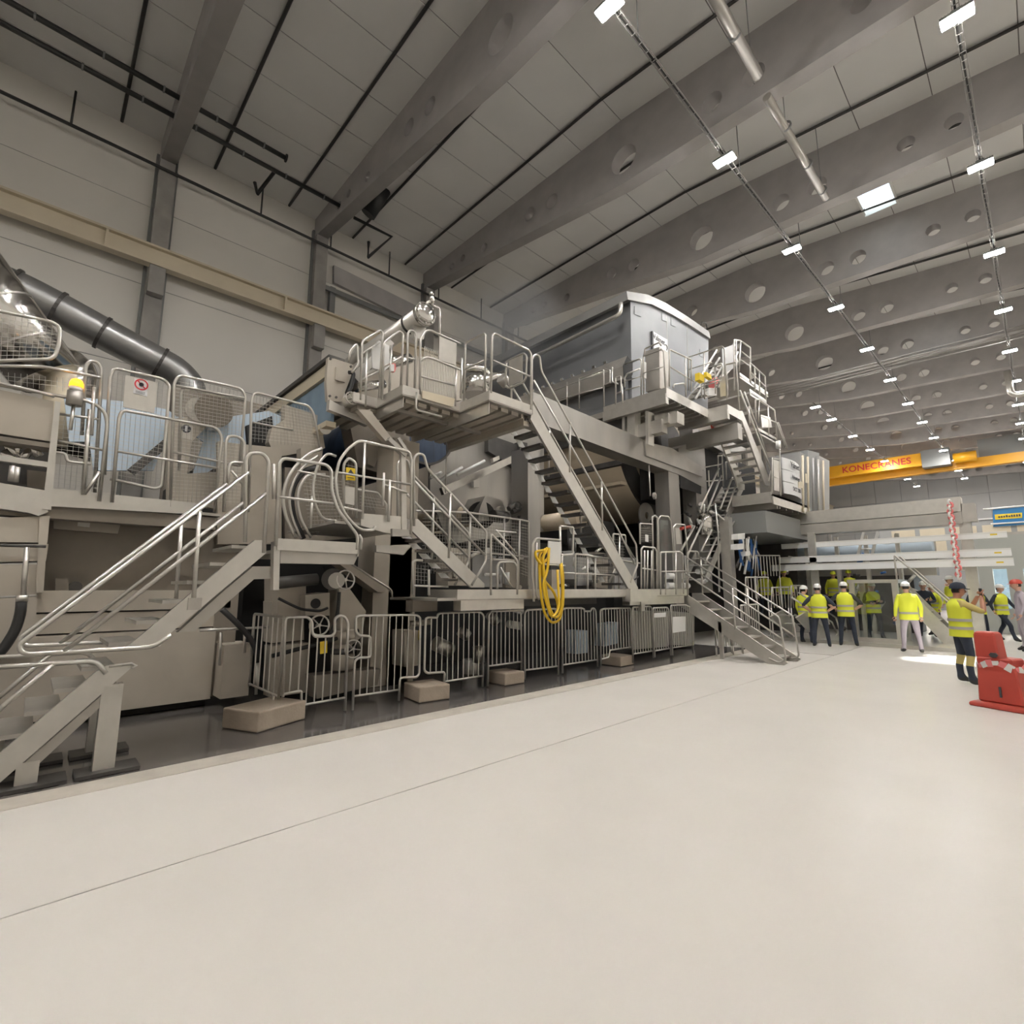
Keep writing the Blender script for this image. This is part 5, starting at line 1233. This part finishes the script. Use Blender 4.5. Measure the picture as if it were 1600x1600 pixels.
# ================= PEOPLE =================
def skin_mesh(joints, edges, sub=2):
    names = list(joints)
    me = bpy.data.meshes.new('body'); me.from_pydata([joints[n][0] for n in names], [(names.index(a), names.index(b)) for a, b in edges], []); me.update()
    o = bpy.data.objects.new('tmp', me); COL.objects.link(o)
    o.modifiers.new('s', 'SKIN').use_smooth_shade = True
    for i, n in enumerate(names):
        r = joints[n][1]; me.skin_vertices[0].data[i].radius = r if isinstance(r, tuple) else (r, r)
    me.skin_vertices[0].data[0].use_root = True
    sb = o.modifiers.new('u', 'SUBSURF'); sb.levels = sub
    bpy.context.view_layer.update()
    out = bpy.data.meshes.new_from_object(o.evaluated_get(bpy.context.evaluated_depsgraph_get()))
    bpy.data.objects.remove(o); bpy.data.meshes.remove(me)
    return out
def person(label, pos, face, h=1.75, z0=0, pose='stand', vest='hiviz', sleeve='navyc', fore='skinb', trouser='navyc', shoe='rubber', hat='white', skin='skinb', knee=None, group='visitors in high visibility clothing', bands=2, seg=None, long_sleeve=False):
    s = h/1.75; f = V((face[0], face[1], 0)).normalized(); r = V((f.y, -f.x, 0))   # local +y = facing, +x = person's right
    st = .07 if pose != 'walk' else .0
    J = {'pelvis':((0,0,.95),(.15,.115)),'waist':((0,.005,1.10),(.14,.105)),'chest':((0,.0,1.32),(.165,.115)),'neckb':((0,-.01,1.46),(.075,.07)),'neck':((0,.005,1.53),(.055,.055)),'head':((0,.02,1.60),(.07,.08))}
    E_ = [('pelvis','waist'),('waist','chest'),('chest','neckb'),('neckb','neck'),('neck','head')]
    hands = {}
    for sd, k in ((1,'r'),(-1,'l')):
        J['hip'+k] = ((sd*.10,0,.88),(.095,.1))
        if pose == 'walk': kn, an = ((sd*.10,.10+.16*sd,.50),.065), ((sd*.10,.05+.30*sd,.10),.045)
        else: kn, an = ((sd*(.11+st*.5),.025,.50),.065), ((sd*(.11+st),-.01,.10),.045)
        J['knee'+k] = kn; J['ank'+k] = an
        J['calf'+k] = (tuple((V(kn[0])*.6+V(an[0])*.4+V((0,-.03,0)))),.058)
        J['toe'+k] = ((an[0][0]*1.1,an[0][1]+.15,.045),(.042,.035))
        J['heel'+k] = ((an[0][0],an[0][1]-.03,.05),(.042,.04))
        J['sho'+k] = ((sd*.175,-.01,1.41),(.065,.07))
        if pose == 'photo': el, wr = (sd*.22,.26,1.26), (sd*.075,.33,1.50)
        elif pose == 'hips': el, wr = (sd*.40,-.06,1.16), (sd*.23,.06,1.03)
        elif pose == 'cross': el, wr = (sd*.27,.06,1.14), (-sd*.02,.22,1.16+.03*sd)
        elif pose == 'point' and sd == -1: el, wr = (-.36,.22,1.42), (-.48,.46,1.47)
        elif pose == 'walk': el, wr = (sd*.26,-.12*sd,1.15), (sd*.27,-.16*sd+.12,.95)
        else: el, wr = (sd*.26,-.03,1.14), (sd*.27,.07,.91)
        J['elb'+k] = (el,.05); J['wri'+k] = (wr,.034)
        up = V(wr)-V(el); up.normalize()
        d2 = {'photo':V((-sd*.3,.15,.9)),'hips':V((-sd*.5,.5,-.6)),'cross':V((-sd,.1,0))}.get(pose, up).normalized()
        palm = V(wr)+d2*.055; J['pal'+k] = (tuple(palm),(.036,.024))
        E_ += [('pelvis','hip'+k),('hip'+k,'knee'+k),('knee'+k,'calf'+k),('calf'+k,'ank'+k),('ank'+k,'toe'+k),('ank'+k,'heel'+k),('chest','sho'+k),('sho'+k,'elb'+k),('elb'+k,'wri'+k),('wri'+k,'pal'+k)]
        hands[k] = (palm, d2, sd)
    me = skin_mesh(J, E_)
    # head, face and fingers are joined into the same body mesh
    mb = MB(); hc = V((0,.03,1.635)); n = 14; rows_ = 10; vs = []; fs = []
    for i in range(rows_+1):
        ph = math.pi*i/rows_
        for j in range(n):
            th = 2*math.pi*j/n; x, y, z = math.sin(ph)*math.cos(th), math.sin(ph)*math.sin(th), math.cos(ph)
            jaw = 1-.22*max(0,-z)
            vs.append(hc+V((.076*x*jaw, .098*y*(1-.1*max(0,-z)*(y < 0)), .118*z)))
    for i in range(rows_):
        for j in range(n): fs.append((i*n+j,(i+1)*n+j,(i+1)*n+(j+1)%n,i*n+(j+1)%n))
    mb.add(vs, fs, True); nh = len(mb.f)
    mb.tube([hc+V((0,.09,.02)),hc+V((0,.115,-.025)),hc+V((0,.095,-.035))],[.008,.016,.012],6)
    for sd in (1,-1): mb.tube([hc+V((sd*.07,-.01,-.03)),hc+V((sd*.085,-.015,.0)),hc+V((sd*.075,-.012,.03))],[.01,.016,.01],6)
    mb.tube([hc+V((-.025,.088,-.06)),hc+V((0,.094,-.062)),hc+V((.025,.088,-.06))],.006,5)
    nskin = len(mb.f)
    for sd in (1,-1): mb.tube([hc+V((sd*.03,.088,.01)),hc+V((sd*.03,.094,.01))],.009,6)
    neye = len(mb.f)
    for k, (palm, d, sd) in hands.items():
        side = d.cross(V((0,1,0)) if abs(d.y) < .8 else V((1,0,0))).normalized(); nrm = side.cross(d)
        for q in range(4):
            b = palm+d*.03+side*(q-1.5)*.018; L = (.068,.078,.072,.055)[q]
            mb.tube([b, b+d*L*.5+nrm*.006, b+d*L*.85+nrm*.022, b+d*L+nrm*.036],[.0095,.009,.008,.006],6)
        b = palm-side*.03; mb.tube([b-d*.03, b-side*.022+d*.005, b-side*.026+d*.03+nrm*.012],[.012,.0105,.008],6)
    hm = mb.mesh('h')
    # join
    import bmesh
    bm = bmesh.new(); bm.from_mesh(me); nb = len(bm.faces); bm.from_mesh(hm); bm.faces.ensure_lookup_table()
    mats = [trouser, shoe, sleeve, fore, skin, 'hair', knee or trouser, vest or sleeve]
    bones = [('hip','knee',0),('knee','calf',6 if knee else 0),('calf','ank',0),('ank','toe',1),('ank','heel',1),('sho','elb',2),('elb','wri',2 if long_sleeve else 3),('wri','pal',4)]
    segs = [(V(J[a+k][0]), V(J[b+k][0]), m_) for a, b, m_ in bones for k in 'rl']
    segs += [(V(J['pelvis'][0])-V((0,0,.06)),V(J['pelvis'][0]),0),(V(J['waist'][0]),V(J['chest'][0]),2),(V(J['chest'][0]),V(J['neckb'][0]),2),(V(J['neck'][0]),V(J['head'][0]),4)]
    for i, fc in enumerate(bm.faces):
        if i >= nb:
            k = i-nb
            c = fc.calc_center_median()
            fc.material_index = 5 if (nskin <= k < neye or (k < nh and (c.z > hc.z+.055 or (c.y < hc.y-.02 and c.z > hc.z-.05)))) else 4
        else:
            c = fc.calc_center_median(); best = 9
            for a, b, m_ in segs:
                ab = b-a; t_ = max(0, min(1, (c-a).dot(ab)/max(ab.length_squared,1e-9))); dd = (c-a-ab*t_).length
                if dd < best: best = dd; mi = m_
            if mi == 0 and c.z > .97: mi = 2
            fc.material_index = mi
        fc.smooth = True
    M4 = Matrix(((r.x*s,f.x*s,0,pos[0]),(r.y*s,f.y*s,0,pos[1]),(0,0,s,z0),(0,0,0,1)))
    bm.transform(M4); bd = bpy.data.meshes.new('body'); bm.to_mesh(bd); bm.free(); bpy.data.meshes.remove(me); bpy.data.meshes.remove(hm)
    for m_ in mats: bd.materials.append(MT[m_])
    t = thing('person', label, 'person', group)
    obj('body', bd, None, t)
    def ring(zs, m_, nm, off=0):
        g = MB(); nn = 20; vv = []
        for z, rx, ry in zs:
            for j in range(nn): a = 2*math.pi*j/nn; vv.append(M4 @ V(((rx+off)*math.cos(a), (ry+off)*math.sin(a), z)))
        g.add(vv, [(i*nn+j, i*nn+(j+1)%nn, (i+1)*nn+(j+1)%nn, (i+1)*nn+j) for i in range(len(zs)-1) for j in range(nn)], True)
        return obj(nm, g, m_, t)
    prof = [(.83,.205,.165),(.95,.2,.158),(1.1,.19,.15),(1.25,.205,.155),(1.36,.215,.15),(1.42,.19,.13),(1.47,.12,.095),(1.49,.09,.085)]
    if vest:
        ring(prof, vest, 'vest')
        for z in ((.98,1.12) if bands == 2 else (1.0,)):
            ring([(z-.025,.2,.157),(z+.025,.197,.155)], 'reflect', 'reflective_band', .006)
    if hat:
        hp = hc+V((0,-.005,.035)); g = MB(); vv = []; nn = 18
        for z, k in ((0,1.0),(.045,.97),(.085,.8),(.11,.5),(.12,.1)):
            for j in range(nn): a = 2*math.pi*j/nn; vv.append(M4 @ (hp+V((.098*k*math.cos(a), .122*k*math.sin(a), z))))
        g.add(vv, [(i*nn+j, i*nn+(j+1)%nn, (i+1)*nn+(j+1)%nn, (i+1)*nn+j) for i in range(4) for j in range(nn)], True)
        o = obj('helmet', g, hat, t)
        g = MB(); vv = [M4 @ (hp+V((x,y,z))) for x, y, z in ((-.09,.06,0),(-.05,.165,-.015),(.05,.165,-.015),(.09,.06,0))]; g.add(vv+[v+V((0,0,.01)) for v in vv], [(0,1,2,3),(7,6,5,4),(0,4,5,1),(1,5,6,2),(2,6,7,3)])
        obj('peak', g, hat, o)
    return t, M4, hands
RT = V((.69,.725)); BK = V((-.72,.69))      # image right, and away from the camera
def fl_(px_, py_): return aZ(px_, py_, 0)
p = fl_(1513,1070)
t, M4, hd = person('person in yellow vest and dark helmet taking a photo at right', p, (.85,.5), 1.72, pose='photo', vest='hiviz', sleeve='tan', fore='skin', skin='skin', trouser='navyc', knee='tan', shoe='rubber', hat='navyc')
o = one('phone', MB().box(-.04,-.005,-.075,.04,.005,.075), 'rubber', 'dark phone held up by the person in the dark helmet', 'phone'); o.matrix_world = M4 @ Matrix.Translation((0,.36,1.60))
person('person in yellow vest and white helmet standing with back turned, dark trousers', fl_(1285,1012), (-.3,.95), 1.74, pose='hips', sleeve='navyc')
person('person in black shirt and yellow vest with hands on hips, white helmet', fl_(1327,1011), (-.2,.98), 1.80, pose='hips', sleeve='rubber')
person('person in yellow jacket and lilac trousers seen from behind', fl_(1427,1021), (-.35,.94), 1.78, pose='stand', sleeve='hiviz', long_sleeve=True, trouser='lilac', bands=1)
person('person in yellow vest with folded arms facing the camera', fl_(1535,1001), (.3,-.95), 1.74, pose='cross', sleeve='navyc', long_sleeve=True)
person('person in dark clothes and yellow vest striding to the right', fl_(1572,1002), (.8,-.5), 1.74, pose='walk', sleeve='navyc', long_sleeve=True)
person('person in yellow vest partly hidden left of the two with backs turned', fl_(1262,1006), (.4,.9), 1.7, pose='stand', sleeve='hiviz', long_sleeve=True)
q = aY(1370,1000,18.7); person('person in yellow vest inside the glass booth', (q.x,18.7,0), (.5,-.85), 1.7, z0=.1, pose='cross', sleeve='navyc', long_sleeve=True)
q = aY(1476,908,19.3); person('person in yellow jacket pointing left above the small stair', (q.x,20.6), (-.7,-.7), 1.75, z0=.25, pose='point', sleeve='hiviz', long_sleeve=True)
q = aY(1442,940,20.6); person('person in dark clothes behind the one in lilac trousers', (q.x,20.9), (.2,-.95), 1.74, z0=.1, pose='cross', vest=None, sleeve='navyc', long_sleeve=True, fore='navyc')
q = aY(1458,950,21.4); person('person in yellow vest crouched beyond the small stair handrail', (q.x,21.6), (-.6,-.7), 1.66, z0=.1, pose='stand', sleeve='hiviz', long_sleeve=True)
q = aZ(1601,1020,0); person('person in grey clothes with an orange helmet at the right edge', (q.x+.05,q.y+.2), (-.9,-.2), 1.85, pose='stand', vest=None, sleeve='lilac', long_sleeve=True, trouser='lilac', hat='red')
for i, (qx, qy, lab) in enumerate(((1209,905,'person in yellow vest behind the reel rail, leftmost of the small group'),(1239,903,'person in yellow vest behind the reel rail, second of the small group'),(1302,905,'person in yellow vest behind the guide bars, third of the small group'),(1326,903,'person in yellow vest behind the guide bars, rightmost of the small group'))):
    q = aY(qx, qy, 22.0+.1*i); person(lab, (q.x, 22.0+.1*i-1.0*(i < 2)), (.3,-.9), 1.72, z0=q.z-1.45, pose='stand', sleeve='hiviz', long_sleeve=True, hat='hiviz')
# ---------------- set every thing's origin at its base ----------------
bpy.context.view_layer.update()
for r in ROOTS:
    pts = []
    def walk(o, acc):
        if o.type == 'MESH':
            for c in o.bound_box: pts.append(acc @ V(c))
        for ch in o.children: walk(ch, acc @ ch.matrix_basis)
    for ch in r.children: walk(ch, ch.matrix_basis.copy())
    if not pts: continue
    lo = V((min(p.x for p in pts), min(p.y for p in pts), min(p.z for p in pts)))
    hi = V((max(p.x for p in pts), max(p.y for p in pts), max(p.z for p in pts)))
    L = V(((lo.x+hi.x)/2, (lo.y+hi.y)/2, lo.z))
    for ch in r.children: ch.location = ch.location - L
    r.location = r.location + L
